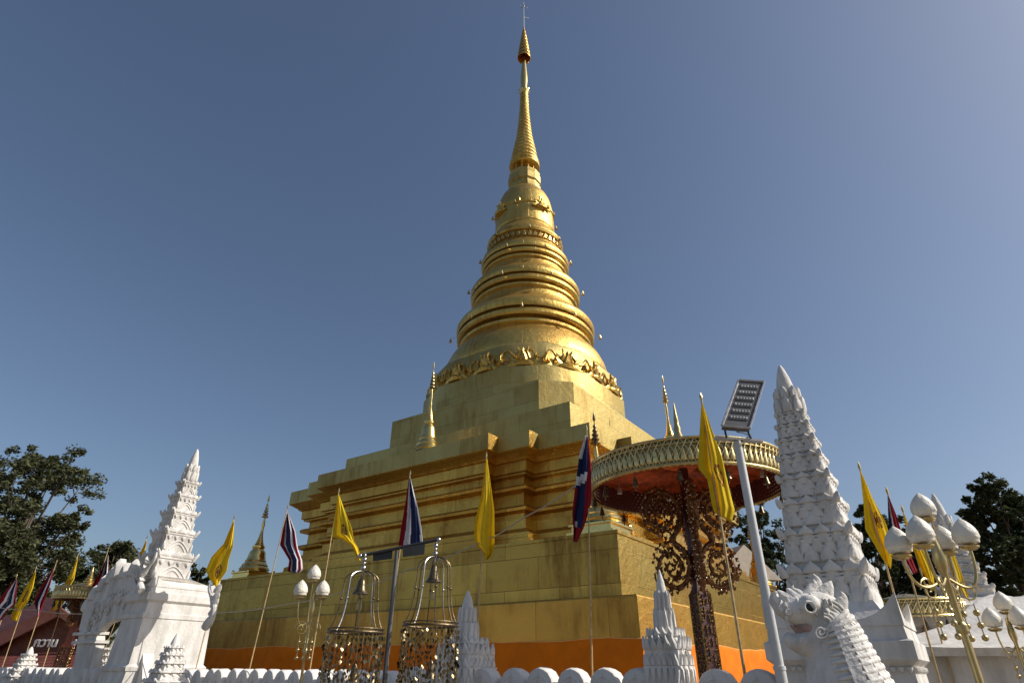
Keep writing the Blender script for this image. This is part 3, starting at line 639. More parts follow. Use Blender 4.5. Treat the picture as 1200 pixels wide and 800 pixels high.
# ================================================================== FLAGS
def flag(label, top, bot, left, right, pal, p, rad=.014, emblem=None, tipc=None, depth=.1, ph=0.0, grp=None):
    """pole from bot to top (pixels, on the vertical plane p metres off); cloth hangs between the left and right edges"""
    A_ = atR(*bot, p); B_ = atR(*top, p)
    if A_.z > 0: A_ = A_ + (A_ - B_) * (A_.z / (B_.z - A_.z)) * 1.0
    t = thing('flag', label, 'flag', A_, 0, grp)
    b = MB(); n_ = 10; b.tube([(B_ - A_) * (i / n_) + Vector((0, .0, .0)) for i in range(n_ + 1)], [rad * (1.1 - .35 * i / n_) for i in range(n_ + 1)], 8); pole = b.build('pole', WOODP if tipc is None else tipc, t)
    b = MB(); d = (B_ - A_).normalized(); q = B_ - A_; b.tube([q - d * .02, q + d * .03, q + d * .10], [rad * .9, rad * 1.4, rad * .15], 8); b.build('pole_tip', BRASS, pole)
    def samp(pl, f_):
        Ls = [0]
        for i in range(1, len(pl)): Ls.append(Ls[-1] + math.dist(pl[i], pl[i - 1]))
        x = f_ * Ls[-1]
        for i in range(1, len(pl)):
            if x <= Ls[i] + 1e-9:
                k = (x - Ls[i - 1]) / max(1e-9, Ls[i] - Ls[i - 1]); return (pl[i - 1][0] + (pl[i][0] - pl[i - 1][0]) * k, pl[i - 1][1] + (pl[i][1] - pl[i - 1][1]) * k)
        return pl[-1]
    NU, NV = 36, 36; V = []; F = []; Mi = []
    # cloth sits on the sunny side of the pole; folds run down it
    sc = (atR(top[0] + 10, top[1], p) - B_).length / 10
    for j in range(NV + 1):
        v = j / NV; a = samp(left, v); c = samp(right, v)
        wpx = math.dist(a, c)
        for i in range(NU + 1):
            u = i / NU; x = a[0] + (c[0] - a[0]) * u; y = a[1] + (c[1] - a[1]) * u
            amp = min(depth, wpx * sc * .55) 
            off = -.03 - amp * (.55 * sin(u * 8.5 + v * 1.4 + ph) + .25 * sin(u * 17 + v * 3 + ph * 2) + .2 * sin(v * 6 + u * 2 + ph)) * (.35 + .65 * v)
            V.append(atR(x, y, p + off) - A_)
    def color(u, v):
        if callable(pal): return pal(u, v)
        if isinstance(pal, list):
            w_ = u + .03 * sin(v * 7 + ph)
            for lim, m_ in pal:
                if w_ <= lim: return m_
            return pal[-1][1]
        if emblem:
            eu, ev, er = emblem[:3]; asp = emblem[3] if len(emblem) > 3 else 1
            du, dv = (u - eu) / er * asp, (v - ev) / er * 1.6; r = sqrt(du * du + dv * dv); an = atan2(dv, du)
            if r < 1 and (r > .78 or (abs(sin(an * 4)) > .75 and r > .3) or r < .22): return 1
        return 0
    for j in range(NV):
        for i in range(NU):
            a = j * (NU + 1) + i; F.append((a, a + 1, a + NU + 2, a + NU + 1)); Mi.append(color((i + .5) / NU, (j + .5) / NV))
    b = MB(); b.v = [tuple(q) for q in V]; b.f = F; b.m = Mi
    mats = [RED, WHT, BLU] if pal != 0 else [YEL, EMB]
    o = b.build('flag_cloth', mats, t, True, 80)
    so = o.modifiers.new('thick', 'SOLIDIFY'); so.thickness = .004; so.offset = 0
    return t
R_, W_, B_ = 0, 1, 2
PF = WP + .55
GY, GT = 'yellow flags set along the wall', 'red white and blue striped flags set along the wall'
flag('striped flag at the very left edge, beside the white propeller shape', (19.5, 675), (-12, 765), [(19, 677), (8, 690), (-4, 706), (-14, 722)], [(20, 680), (19, 695), (18, 708), (8, 716), (2, 726)], [(.25, R_), (.42, W_), (.72, B_), (.86, W_), (1.1, R_)], PF + .3, grp=GT)
flag('yellow flag between the two leftmost striped flags', (42, 666), (2, 783), [(42, 668), (30, 688), (20, 706), (13, 722), (15, 727)], [(42, 670), (39, 688), (33, 704), (27, 712), (20, 727)], 0, PF + .3, emblem=(.5, .5, .2), grp=GY)
flag('dark crumpled striped flag between the two far-left yellow flags', (66, 659), (24, 785), [(62, 666), (50, 684), (41, 700), (40, 706), (44, 717)], [(63, 668), (59, 684), (54, 698), (49, 712), (46, 724)], [(.3, R_), (.5, B_), (.68, W_), (1.1, R_)], PF + .3, grp=GT, ph=1)
flag('yellow flag rising before the little gold drum at left', (91, 651), (47, 792), [(91, 653), (78, 680), (68, 697), (62, 714)], [(91, 655), (87, 678), (78, 695), (75, 706), (63, 716)], 0, PF + .3, emblem=(.5, .5, .2), grp=GY, ph=2)
flag('wide slanting striped flag just left of the gate arch', (127, 643), (83, 792), [(126, 650), (117, 672), (106, 688), (98, 702)], [(127, 650), (127, 672), (124, 690), (121, 702), (116, 711)], [(.3, R_), (.45, W_), (.78, B_), (.93, W_), (1.1, R_)], PF + .3, grp=GT, ph=.4, depth=.14)
flag('small yellow flag mostly hidden behind the left tower', (172, 630), (140, 715), [(172, 632), (163, 650), (154, 668), (150, 676)], [(172, 634), (168, 655), (160, 666), (153, 681)], 0, WP + 3, grp=GY)
flag('yellow flag right of the left tower', (274.3, 607), (229, 785), [(274, 609), (262, 637), (248, 652), (241, 668), (247, 680), (253, 687)], [(274.5, 612), (273, 640), (268, 655), (266, 668), (258, 680), (254, 688)], 0, PF, emblem=(.62, .75, .16), grp=GY, ph=.8, depth=.12)
flag('striped flag with curling hem in front of the dull golden corner stupa', (337, 595), (292, 785), [(336, 602), (331, 622), (328, 638), (333, 646), (339, 656), (337, 669), (341, 670)], [(338, 601), (346, 622), (349, 642), (354, 656), (355, 667), (351, 671)], [(.2, R_), (.3, W_), (.62, B_), (.76, W_), (.92, R_), (1.1, W_)], PF, grp=GT, ph=1.7, depth=.12)
flag('yellow flag with a pointed right tip above the lotus lamp', (397, 576), (363, 785), [(396, 579), (392, 606), (389, 629), (400, 631), (411, 637), (421, 657)], [(397, 579), (404, 598), (412, 618), (415, 634), (420, 642), (423, 656)], 0, PF, emblem=(.62, .50, .14), grp=GY, ph=2.5, depth=.1)
flag('striped flag hanging over the crossbar of the bell post', (480.5, 556), (449, 790), [(479, 561), (475, 590), (470, 618), (467, 639)], [(481, 560), (489, 592), (494, 620), (496, 640)], [(.22, R_), (.48, W_), (.9, B_), (1.1, W_)], PF - .1, grp=GT, ph=.3, depth=.1)
flag('limp yellow flag hanging straight above the first white wall stupa', (570, 535), (557, 785), [(569.5, 538), (564, 580), (558, 605), (555.5, 624), (558, 638), (566, 645), (569, 655)], [(571, 538), (575, 568), (579, 598), (579.5, 640), (577, 650), (571, 656)], 0, PF, grp=GY, ph=3.1, depth=.11)
flag('dark twisted striped flag before the nearest corner of the chedi', (687.5, 504), (694, 785), [(686, 510), (679, 532), (674, 570), (670.5, 602), (672, 620), (672, 634)], [(689, 512), (693, 545), (693, 588), (689, 602), (684, 618), (676, 635)], lambda u, v: (R_ if u > .72 + .1 * sin(v * 9) else W_ if (v < .22 and u < .5 - v) or .40 < v + .1 * u < .49 else R_ if v > .86 or (v > .5 and u < .16) else W_ if v > .8 and u < .4 else B_), PF, grp=GT, ph=2, depth=.1)
flag('large yellow flag with emblem in front of the big parasol', (821.8, 467), (872, 785), [(822, 472), (820, 505), (818, 548), (829, 561), (834, 590), (837, 600)], [(823, 471), (835, 505), (846, 535), (855, 575), (861, 598), (857, 612)], 0, PF - .2, rad=.02, emblem=(.72, .62, .15), grp=GY, ph=1.1, depth=.14)
PR = 13
flag('tall yellow flag right of the big white tower', (1007.6, 549), (1068, 770), [(1008, 552), (1012, 590), (1014, 620), (1025, 638), (1034, 654), (1043, 665)], [(1009, 552), (1022, 582), (1038, 612), (1047, 640), (1045, 655), (1044, 666)], 0, 9.2, emblem=(.7, .5, .15), grp=GY, ph=.2, depth=.12)
flag('striped flag behind the lotus globes', (1040, 577), (1098, 785), [(1040, 580), (1041, 605), (1043, 630), (1052, 655), (1066, 674)], [(1041, 580), (1050, 602), (1058, 628), (1067, 650), (1075, 670)], [(.3, B_), (.5, W_), (1.1, R_)], 10.5, grp=GT, ph=1)
flag('yellow flag showing between the lotus globes', (1058, 598), (1115, 790), [(1058, 600), (1064, 630), (1073, 650), (1080, 668), (1094, 692)], [(1059, 600), (1069, 625), (1082, 642), (1092, 662), (1096, 690)], 0, 11.5, grp=GY, ph=2)
flag('yellow flag hanging just right of the lotus lamp post', (1092, 612), (1150, 792), [(1093, 616), (1108, 645), (1116, 675), (1130, 696)], [(1094, 616), (1115, 640), (1127, 672), (1137, 706)], 0, 11.0, grp=GY, ph=2.7)

# rope strung behind the flags
def rope(label, pts, p):
    P_ = [atR(x, y, p) for x, y in pts]; o_ = P_[0]; Q = []
    for a, c in zip(P_, P_[1:]):
        for k in range(8):
            f_ = k / 8; Q.append(a + (c - a) * f_ - Vector((0, 0, .04 * sin(pi * f_))))
    Q.append(P_[-1]); b = MB(); b.tube([q - o_ for q in Q], .012, 6); o = b.build('rope', ROPE); o.location = o_; tag(o, label, 'rope', 'ropes strung between flag poles')
rope('long pale rope rising to the right from the left tower to the dark striped flag', [(249, 718), (344, 706), (410, 690), (479, 667), (557, 638), (614, 606), (683, 562)], PF)
rope('thin pale rope strung across the far-left flags to the gate arch', [(-10, 710), (40, 714), (103, 719), (172, 721)], WP + .2)

# ================================================================== LOTUS LAMPS
lotus_mb = MB()
prof_l = [(.30, 0), (.66, .1), (.92, .35), (1.0, .65), (.97, .95), (.86, 1.28), (.66, 1.6), (.40, 1.9), (.14, 2.12), (.02, 2.22)]
lotus_mb.lathe(prof_l, 28)
for k, (rr, z0, n_, h_) in enumerate(((.84, .12, 8, .95), (.98, .5, 8, .95), (.86, 1.0, 8, .85))):
    for i in range(n_):
        an = 2 * pi * (i + .5 * (k % 2)) / n_; n = Vector((cos(an), sin(an), 0))
        lotus_mb.petal(n * rr * .93 + Vector((0, 0, z0)), (-sin(an), cos(an), 0), n, .78 * rr, h_, .09, -.10 - .17 * k, .7)
def lotus_lamp(label, base, poletop_z, globes, gs, rad, zb=None, dangle=True, grp='lamp posts with lotus-bud globes'):
    """globes: list of (offset vector from pole top) ; gs = globe radius"""
    t = thing('lotus_lamp_post', label, 'lamp post', base, 0, grp); H = poletop_z
    b = MB(); b.lathe([(rad * 3, 0), (rad * 3, .1), (rad * 1.6, .25), (rad * 1.1, .4), (rad, .5), (rad * .9, H - .5), (rad * 1.5, H - .48), (rad * 1.5, H - .44), (rad * .9, H - .42), (rad * .9, H - .1), (rad * 1.5, H - .06), (rad * 1.8, H + .0), (rad * 1.4, H + .06), (rad * .8, H + .16)], 16); b.build('post', BRASS, t)
    for k, gv in enumerate(globes):
        gv = Vector(gv); e = Vector((0, 0, H)) + gv; hor = Vector((gv.x, gv.y, 0)); pts = []
        for i in range(15):
            f_ = i / 14
            if hor.length > .03:
                r_ = f_; zz = H - .12 - .16 * sin(f_ * pi) * gs * 7 + (gv.z - gs * .2 + .12) * (f_ ** 2.5)
                pts.append(Vector((hor.x * sin(f_ * pi / 2), hor.y * sin(f_ * pi / 2), zz)))
            else: pts.append(Vector((hor.x * f_, hor.y * f_, H - .1 + (gv.z + .1) * f_)))
        b = MB(); b.tube(pts, rad * .42, 8)
        if hor.length > .03:                     # scrollwork curl under each arm
            c0 = Vector((hor.x * .55, hor.y * .55, H - .22)); hn = hor.normalized(); sp = []
            for i in range(26):
                a = i / 25 * 3.6 * pi; rr_ = .085 * (1 - i / 28); sp.append(c0 + hn * rr_ * cos(a) + Vector((0, 0, rr_ * sin(a))))
            b.tube(sp, rad * .25, 6)
            if dangle:
                b.tube([c0 + Vector((0, 0, -.08)), c0 + Vector((0, 0, -.3))], .004, 5)
                for q in (.14, .22, .30): b.ball(c0 + Vector((0, 0, -q)), .022, 8, 6)
        b.build('arm', BRASS, t)
        b = MB(); b.lathe([(gs * .15, -.25 * gs), (gs * .5, -.2 * gs), (gs * .72, -.02 * gs), (gs * .74, .1 * gs), (gs * .6, .14 * gs)], 20); c_ = b.build('globe_cup', BRASS, t); c_.location = e
        b = MB(); b.v = [(x * gs, y * gs, z * gs) for x, y, z in lotus_mb.v]; b.f = lotus_mb.f; b.m = lotus_mb.m
        g_ = b.build('lotus_globe', LOTUS, t, True, 50); g_.location = e + Vector((0, 0, .02)); g_.rotation_euler = (0, 0, k)
    return t
def place_lamp(label, basepx, p_or_Y, toppx, globespx, gs, rad, dY=None):
    T_ = at(*toppx, p_or_Y); base = Vector((T_.x, T_.y, 0)); gl = []
    for i, (x, y) in enumerate(globespx):
        q = at(x, y, p_or_Y + (dY[i] if dY else 0)); gl.append(q - T_)
    return lotus_lamp(label, base, T_.z, gl, gs, rad)
place_lamp('brass lamp post with three lotus globes between flags left of the bells', None, 7.6, (366, 712), [(351, 700), (377, 700), (367, 681)], .080, .017, [-.12, -.02, .12])
place_lamp('tall brass lamp post with five large lotus globes at right', None, 4.6, (1101, 655), [(1057, 652), (1083, 640), (1086, 609), (1111, 648), (1136, 641)], .088, .026, [-.15, -.3, .15, .2, .0])
place_lamp('brass lamp post with three lotus globes at the right picture edge', None, 7.6, (1186, 741), [(1166, 737), (1198, 735), (1179, 717)], .098, .022, [0, -.1, .12])

# ================================================================== FLOODLIGHT
def floodlight():
    Y = 5.6
    pt = at(864, 517, Y); t = thing('solar_floodlight', 'square LED floodlight tilted on a grey pole in front of the big parasol', 'floodlight', (pt.x, pt.y, 0))
    H = pt.z
    b = MB(); b.lathe([(.095, 0), (.095, .02), (.045, .03), (.045, H * .45), (.05, H * .45 + .002), (.05, H * .45 + .03), (.04, H * .45 + .032), (.038, H)], 20); b.build('pole', METAL, t)
    org = Vector((pt.x, pt.y, 0)); q = lambda x, y, Y_=Y: at(x, y, Y_) - org
    a, c = q(838, 513), q(893, 517); b = MB(); b.box((a + c) / 2, ((c - a).length, .07, .022), M=Matrix.Rotation(-atan2((c - a).z, (c - a).x), 3, 'Y')); b.build('crossbar', METAL, t)
    # panel: four corners at their own depths -> a flat plate tilted down toward the ground
    P0, P1, P3 = q(865.5, 445.5, Y + .05), q(895.5, 447.5, Y - .0), q(846, 499, Y - .22)
    P2 = P1 + (P3 - P0); n = (P1 - P0).cross(P3 - P0).normalized()
    if n.y > 0: n = -n
    u = (P1 - P0); v = (P3 - P0)
    b = MB(); fr = [P0, P1, P2, P3]; b.loft([[x for x in fr], [x - n * .05 for x in fr]]); body = recalc(b.build('lamp_housing', GREYP, t, False))
    b = MB()
    for k in range(9): 
        o_ = P0 - n * .065 + v * (.06 + .11 * k) + u * .5; b.box(o_, (u.length * .9, .012, .03), M=Matrix((u.normalized(), n, v.normalized())).transposed())
    b.build('cooling_fin', GREYP, body)
    b = MB(); i0 = .06
    rimpts = [P0, P1, P2, P3, P0]
    for x, y in zip(rimpts, rimpts[1:]): b.tube([x + n * .004, y + n * .004], .012, 6)
    b.build('rim', CHROME, body)
    for r in range(6):
        b = MB(); b.box(P0 + v * (.14 + .135 * r) + u * .5 + n * .004, (u.length * .68, .008, v.length * .075), M=Matrix((u.normalized(), n, v.normalized())).transposed()); b.build('led_module', mat('led_board_%d' % r, (.13, .125, .115), .4, 0, .1, 6, 0) if r == 0 else bpy.data.materials['led_board_0'], body, False)
        b = MB()
        for k in range(6): b.ball(P0 + v * (.14 + .135 * r) + u * (.22 + .112 * k) + n * .01, .0085, 8, 6)
        b.build('led_row', LEDM, body)
    for x0, y0, x1, y1 in ((849, 499, 852, 514), (876, 499, 881, 515)):
        b = MB(); b.tube([q(x0, y0, Y - .2), q(x0 + 1 , (y0 + y1) / 2, Y - .12), q(x1, y1, Y)], .010, 6); b.build('bracket', DARK, t)
    b = MB(); b.tube([q(862, 499, Y - .2), q(864, 506, Y - .16), q(871, 507, Y - .1), q(879, 510, Y - .06), q(874, 514, Y), q(866, 518, Y - .03)], .006, 6); b.build('cable', DARK, t)
floodlight()

# ================================================================== BELL POST with hanging cages
def bell_post():
    p0 = at(465.5, 645, 6.3); org = Vector((p0.x, p0.y, 0)); H = p0.z
    t = thing('bell_crossbar_post', 'slim steel post with slanting crossbar and two dark plates, holding the bell cages', 'post', org)
    b = MB(); b.lathe([(.06, 0), (.06, .02), (.026, .03), (.022, H)], 14); b.build('post', GREYP, t)
    a, c = at(422, 651, 6.25), at(514, 632, 6.35)
    b = MB(); b.tube([a - org, (a + c) / 2 - org, c - org], .016, 8); b.build('crossbar', DARK, t)
    for e, nm in ((a, 0), (c, 1)):
        b = MB(); b.ball(e - org, .024); b.build('end_knob', CHROME, t)
    for x0, x1, ya, yb in ((437, 460, 648, 657), (472, 498, 641, 652)):
        A_, B_ = at(x0, ya, 6.28), at(x1, ya - 4, 6.31); C_, D_ = at(x1 - 1, yb - 3, 6.31), at(x0, yb, 6.28)
        b = MB(); P_ = [A_ - org, B_ - org, C_ - org, D_ - org]; b.loft([P_, [x + Vector((0, .012, 0)) for x in P_]]); recalc(b.build('name_plate', DARK, t, False))
    return a, c
ea, ec = bell_post()
def bell_cage(label, px, topy, ringy, ringpx, Y, leafbot, seed):
    rnd = random.Random(seed)
    T_ = at(px, topy, Y); R0 = .315; lp = at(ringpx[0], ringy, Y); rp = at(ringpx[1], ringy, Y)
    C_ = Vector((T_.x, T_.y, 0)); R0 = (rp - lp).length / 2; zr = ((lp + rp) / 2).z; zt_ = T_.z
    t = thing('bell_cage', label, 'bell cage', (T_.x, T_.y, zr), 0, 'bell cages hung with brass leaves'); Hc = zt_ - zr
    b = MB(); b.tube([(R0 * cos(a), R0 * sin(a), 0) for a in [2 * pi * i / 40 for i in range(41)]], .011, 6); b.tube([(R0 * cos(a), R0 * sin(a), .03) for a in [2 * pi * i / 40 for i in range(41)]], .007, 6); b.build('hoop', BRONZE, t)
    for k in range(8):
        an = 2 * pi * (k + .35) / 8; pts = []
        for i in range(18):
            f_ = i / 17
            if f_ < .35: r = R0 * .62 * sin(f_ / .35 * pi / 2); z = Hc - Hc * .16 * (1 - cos(f_ / .35 * pi / 2))
            else: g = (f_ - .35) / .65; r = R0 * (.62 + .1 * g + .28 * g ** 4); z = Hc * .84 * (1 - g)
            pts.append(Vector((r * cos(an), r * sin(an), z)))
        b = MB(); b.tube(pts, .0062, 6); b.ball(pts[10], .014, 8, 6); b.build('cage_bar', CHROME if k % 4 == 1 else BRONZE, t)
    b = MB()
    for i, (zz, r_) in enumerate(((.03, .026), (.075, .018), (.11, .026), (.15, .015))): b.ball((0, 0, Hc + zz), r_, 10, 8)
    b.tube([(0, 0, Hc - .05), (0, 0, Hc + .18)], .006, 6); b.build('hanging_hook', CHROME, t)
    b = MB(); bh = Hc * .24; br_ = R0 * .27; b.lathe([(br_ * 1.15, 0), (br_ * 1.05, .01), (br_ * .75, bh * .25), (br_ * .6, bh * .6), (br_ * .5, bh * .9), (br_ * .3, bh * 1.05), (.01, bh * 1.1)], 24, (0, 0, Hc * .62)); bl = b.build('bell', BRONZE, t)
    b = MB(); b.tube([(0, 0, Hc * .62 + bh * .5), (0, 0, Hc * .5)], .004, 5); b.ball((0, 0, Hc * .48), .016, 8, 6); b.petal((0, 0, Hc * .36), (1, 0, 0), (0, -1, 0), .06, .1, .006); b.build('clapper', BRASS, bl)
    # strings of bodhi leaves around the hoop
    zb = zat(T_.x, T_.y, leafbot) - zr; leafp = [(-.1, 0), (-.5, .3), (-.42, .6), (0, 1.0), (.42, .6), (.5, .3), (.1, 0)]
    cnt_ = 0; b = MB()
    for k in range(36):
        an = 2 * pi * k / 36; n = Vector((cos(an), sin(an), 0)); z = -.03; b.tube([n * R0, n * R0 + Vector((0, 0, zb))], .0022, 4)
        while z > zb:
            th_ = rnd.uniform(0, 2 * pi); u = Vector((cos(th_), sin(th_), 0)); nn = Vector((-sin(th_), cos(th_), 0)); rr = R0 + rnd.uniform(-.02, .02)
            b.petal(n * rr + Vector((0, 0, z)), u, nn, .031, -.042, .003, rnd.uniform(-.6, .6), .4, leafp); z -= rnd.uniform(.034, .07)
    o = b.build('leaf_chime', CHIME, t, False); o['kind'] = 'stuff'
    b = MB(); b.lathe([(.06, -.02), (.05, .0), (.035, .05), (.028, .1), (.01, .13)], 16, (.03, 0, zb * .62)); b.tube([(.03, 0, zb * .62 + .12), (.03, 0, 0), (R0 * .7, 0, 0)], .003, 4); b.build('small_bell', BRONZE, t)
bell_cage('bell cage with brass leaf fringe hanging left of the slim post', 425.5, 669, 741, (390.5, 455), 6.2, 830, 3)
bell_cage('bell cage with brass leaf fringe hanging right of the slim post', 510, 652, 733, (471, 535), 6.4, 830, 5)

# ================================================================== CEREMONIAL PARASOLS
RIML = mat('rim_filigree', (.68, .54, .25), .34, 1, .25, 9, .3, 20)
RIMG = mat('rim_gilt', (.34, .26, .11), .4, .95, .25, 12, .5, 18)
def parasol(label, C_, R0, H, band, scroll=True, finial=True, detail=1.0, post_w=.125):
    t = thing('ceremonial_parasol', label, 'parasol', C_, ROT * .3, 'giant gilt parasols')
    n = 96
    global RIMG
    # gilt rim band, pierced pattern as raised lattice over a darker backing
    b = MB(); b.lathe([(R0 - .03, H), (R0 + .02, H), (R0 + .05, H + band * .5), (R0 + .02, H + band), (R0 - .03, H + band)], n, cap0=False, cap1=False)
    b.lathe([(R0 - .03, H + band), (R0 - .03, H)], n, cap0=False, cap1=False); rim = b.build('rim_band', RIMG, t)
    b = MB(); M_ = int(100 * detail)
    for i in range(M_):
        for sgn in (-1, 1):
            pts = []
            for k in range(9):
                f_ = k / 8; an = 2 * pi * (i + sgn * f_ * 2.0) / M_; rr = R0 + .045 + .02 * sin(f_ * pi); pts.append((rr * cos(an), rr * sin(an), H + band * f_ * .94 + .01))
            b.tube(pts, .011, 5)
    for zz, q in ((H + .01, .026), (H + band * .97, .026), (H + band * .78, .014)): b.tube([((R0 + .05) * cos(a), (R0 + .05) * sin(a), zz) for a in [2 * pi * i / n for i in range(n + 1)]], q, 6)
    for i in range(M_):
        an = 2 * pi * (i + .25) / M_; nn = Vector((cos(an), sin(an), 0)); b.petal(nn * (R0 + .05) + Vector((0, 0, H + band * .15)), (-sin(an), cos(an), 0), nn, .085, band * .5, .02, 0, .7)
        b.petal(nn * (R0 + .03) + Vector((0, 0, H + .01)), (-sin(an), cos(an), 0), nn, .07, -.035, .01, 0, .5)
    b.build('rim_lattice', RIML, t, True, 50)
    b = MB(); prof_ = []                        # pleated lining underneath + shallow roof
    rings = []
    for r_, z_ in ((R0 - .05, H + band - .04), (R0 * .8, H + band + .0), (R0 * .5, H + band + .02), (R0 * .2, H + band + .03)):
        rings.append([Vector((r_ * cos(2 * pi * i / 144), r_ * sin(2 * pi * i / 144), z_ + .02 * (1 if i % 3 else -1))) for i in range(144)])
    b.loft(rings, False, True); b.build('lining', REDUN, t, True, 60)
    b = MB(); b.lathe([(R0 - .02, H + band - .01), (R0 * .55, H + band + .07), (.1, H + band + .16)], 64, cap0=False); b.build('canopy', G_DARK, t)
    # inside face of the pierced rim: maroon, mirror beads stand in for light through holes
    fr = mat('rim_inside', (.10, .012, .01), .5, 0, .2, 10, .1, 20) if 'rim_inside' not in bpy.data.materials else bpy.data.materials['rim_inside']
    Rf = R0 - .045; dh = 0.0; b = MB(); b.lathe([(Rf, H + .005), (Rf, H + band - .01)], 96, cap0=False, cap1=False)
    N_ = int(110 * detail)
    for i in range(N_):
        for k in range(6):
            an = 2 * pi * (i + .5 * (k % 2)) / N_; b.ball(((Rf - .008) * cos(an), (Rf - .008) * sin(an), H + band * (.08 + .15 * k)), .013, 6, 4, mi=1)
    b.build('rim_inside', [fr, MIRR], t)
    nb = 14
    for i in range(nb):
        an = 2 * pi * (i + .15) / nb; c = Vector((Rf * cos(an), Rf * sin(an), H - dh - .02))
        b = MB(); b.tube([c + Vector((0, 0, .1)), c - Vector((0, 0, .05))], .005, 5); b.ball(c - Vector((0, 0, .06)), .022, 8, 6); b.lathe([(.055, -.20), (.04, -.15), (.03, -.09), (.01, -.07)], 10, tuple(c)); b.tube([c - Vector((0, 0, .18)), c - Vector((0, 0, .27))], .012, 5); b.build('tassel', BRONZE, t)
    for i in range(7):
        an = 2 * pi * (i + .4) / 7; c = Vector((R0 * .8 * cos(an), R0 * .8 * sin(an), H + band - .08)); b = MB(); b.lathe([(.05, -.16), (.045, -.10), (.03, -.05), (.01, -.02), (.004, .08)], 12, tuple(c)); b.build('lining_bell', WHITE2, t)
    # post
    b = MB(); w_ = post_w; b.loft([sq(w_ * 2, 0), sq(w_ * 2, .5), sq(w_ * 1.2, .6), sq(w_, .8), sq(w_ * .95, H * .62), sq(w_ * .55, H * .65), sq(w_ * .5, H + band)]); b.build('post', MAROON, t, True, 30)
    b = MB(); rnd = random.Random(4)
    for k in range(4):
        c, s2 = [(1, 0), (0, 1), (-1, 0), (0, -1)][k]; z = .7
        while z < H * .62:
            for x in (-.68, -.3, .3, .68):
                y = -w_ * 1.01; xx = x * w_; o_ = Vector((xx * c - y * s2, xx * s2 + y * c, z + rnd.uniform(-.02, .02)))
                if rnd.random() < .8: b.petal(o_, (c, s2, 0), (s2, -c, 0), .02 + .025 * rnd.random(), .025 + .03 * rnd.random(), .014, 0, .6)
            z += .055
        for x in (-1, 1):
            b.tube([Vector((x * w_ * c + w_ * s2, x * w_ * s2 - w_ * c, .7)), Vector((x * w_ * .96 * c + w_ * .96 * s2, x * w_ * .96 * s2 - w_ * .96 * c, H * .62))], .018, 6)
    b.build('mirror_inlay', mat('gilt_inlay', (.34, .21, .09), .25, 1, .7, 25, .1) if 'gilt_inlay' not in bpy.data.materials else bpy.data.materials['gilt_inlay'], t, True, 40)
    if scroll:
        for k in range(4):
            an = radians(-8) + k * pi / 2 - t.rotation_euler.z; hn = Vector((cos(an), sin(an), 0)); b = MB(); s_ = R0 / 2.07
            def spiral(cx_, cz_, r0, turns, a0, sgn, rt):
                pts = []; rr = []
                for i in range(40):
                    f_ = i / 39; a = a0 + sgn * turns * 2 * pi * f_; r = r0 * (1 - .82 * f_)
                    pts.append(hn * (cx_ + r * cos(a)) + Vector((0, 0, cz_ + 1.25 * r * sin(a)))); rr.append(rt * (1 - .55 * f_))
                b.tube(pts, rr, 8); return pts
            zu, zl = H - .42 * s_, H - 1.55 * s_
            p1 = spiral(.58 * s_, zu, .44 * s_, 1.9, radians(-120), -1, .055 * s_); p2 = spiral(.48 * s_, zl, .40 * s_, 1.9, radians(100), 1, .055 * s_)
            a_, c_ = p1[0], p2[0]; b.tube([a_, a_ * .5 + c_ * .5 + hn * .02, c_], [.055 * s_, .075 * s_, .055 * s_], 8)
            side = Vector((-hn.y, hn.x, 0)); rnd2 = random.Random(k)
            for (cx_, cz_, R_) in ((.58 * s_, zu, .44 * s_), (.48 * s_, zl, .40 * s_)):
                for rf, cnt_, sz in ((.97, 52, .060), (.80, 40, .075), (.58, 28, .075), (.36, 16, .07), (.16, 8, .06)):   # leaf filigree between the turns
                    for q in range(cnt_):
                        a = 2 * pi * q / cnt_ + rnd2.uniform(-.05, .05); ca, sa = cos(a), sin(a); rr_ = R_ * rf * rnd2.uniform(.95, 1.04)
                        if rnd2.random() < .22: continue
                        o_ = hn * (cx_ + rr_ * ca) + Vector((0, 0, cz_ + 1.25 * rr_ * sa))
                        b.petal(o_, (hn + Vector((0, 0, rnd2.uniform(-1, 1)))), side, sz * s_, sz * 1.2 * s_ * rnd2.choice((-1, 1)), .03, rnd2.uniform(-.5, .5), .8)
            for (cx_, cz_, R_) in ((.58 * s_, zu, .44 * s_), (.48 * s_, zl, .40 * s_)):
                for q in range(26):
                    a = 2 * pi * q / 26; rr_ = R_ * (.93 if q % 2 else .62)
                    for sd_ in (-1, 1): b.ball(hn * (cx_ + rr_ * cos(a)) + side * .05 * sd_ + Vector((0, 0, cz_ + 1.25 * rr_ * sin(a))), .017 * s_, 6, 4, mi=1)
            b.build('scroll_bracket', [SCROLL, MIRR], t, True, 50)
    if finial:
        h0 = H + band + .12; fh = finial if not isinstance(finial, bool) else 1.2
        b = MB(); b.lathe([(r, h0 + fh * z) for r, z in [(.2, 0), (.2, .05), (.13, .08), (.16, .13), (.16, .18), (.09, .22), (.12, .27), (.12, .32), (.07, .36), (.09, .42), (.06, .5), (.07, .55), (.045, .62), (.05, .68), (.03, .8), (.008, 1)]], 18); b.build('finial', BRASS, t)
    return t
Yp = 10.6; cc = at(803, 572, Yp); Cp = Vector((cc.x, cc.y, 0)); Hp = zat(Cp.x, Cp.y, 577)
dd = (cc - CAMP).dot(fw); Rp = 111 / FPX * dd * .985
ftop = zat(Cp.x, Cp.y, 472)
parasol('giant round parasol with gilt rim and red lining in front of the chedi corner', Cp, Rp, Hp, .44, True, ftop - (Hp + .44 + .12))
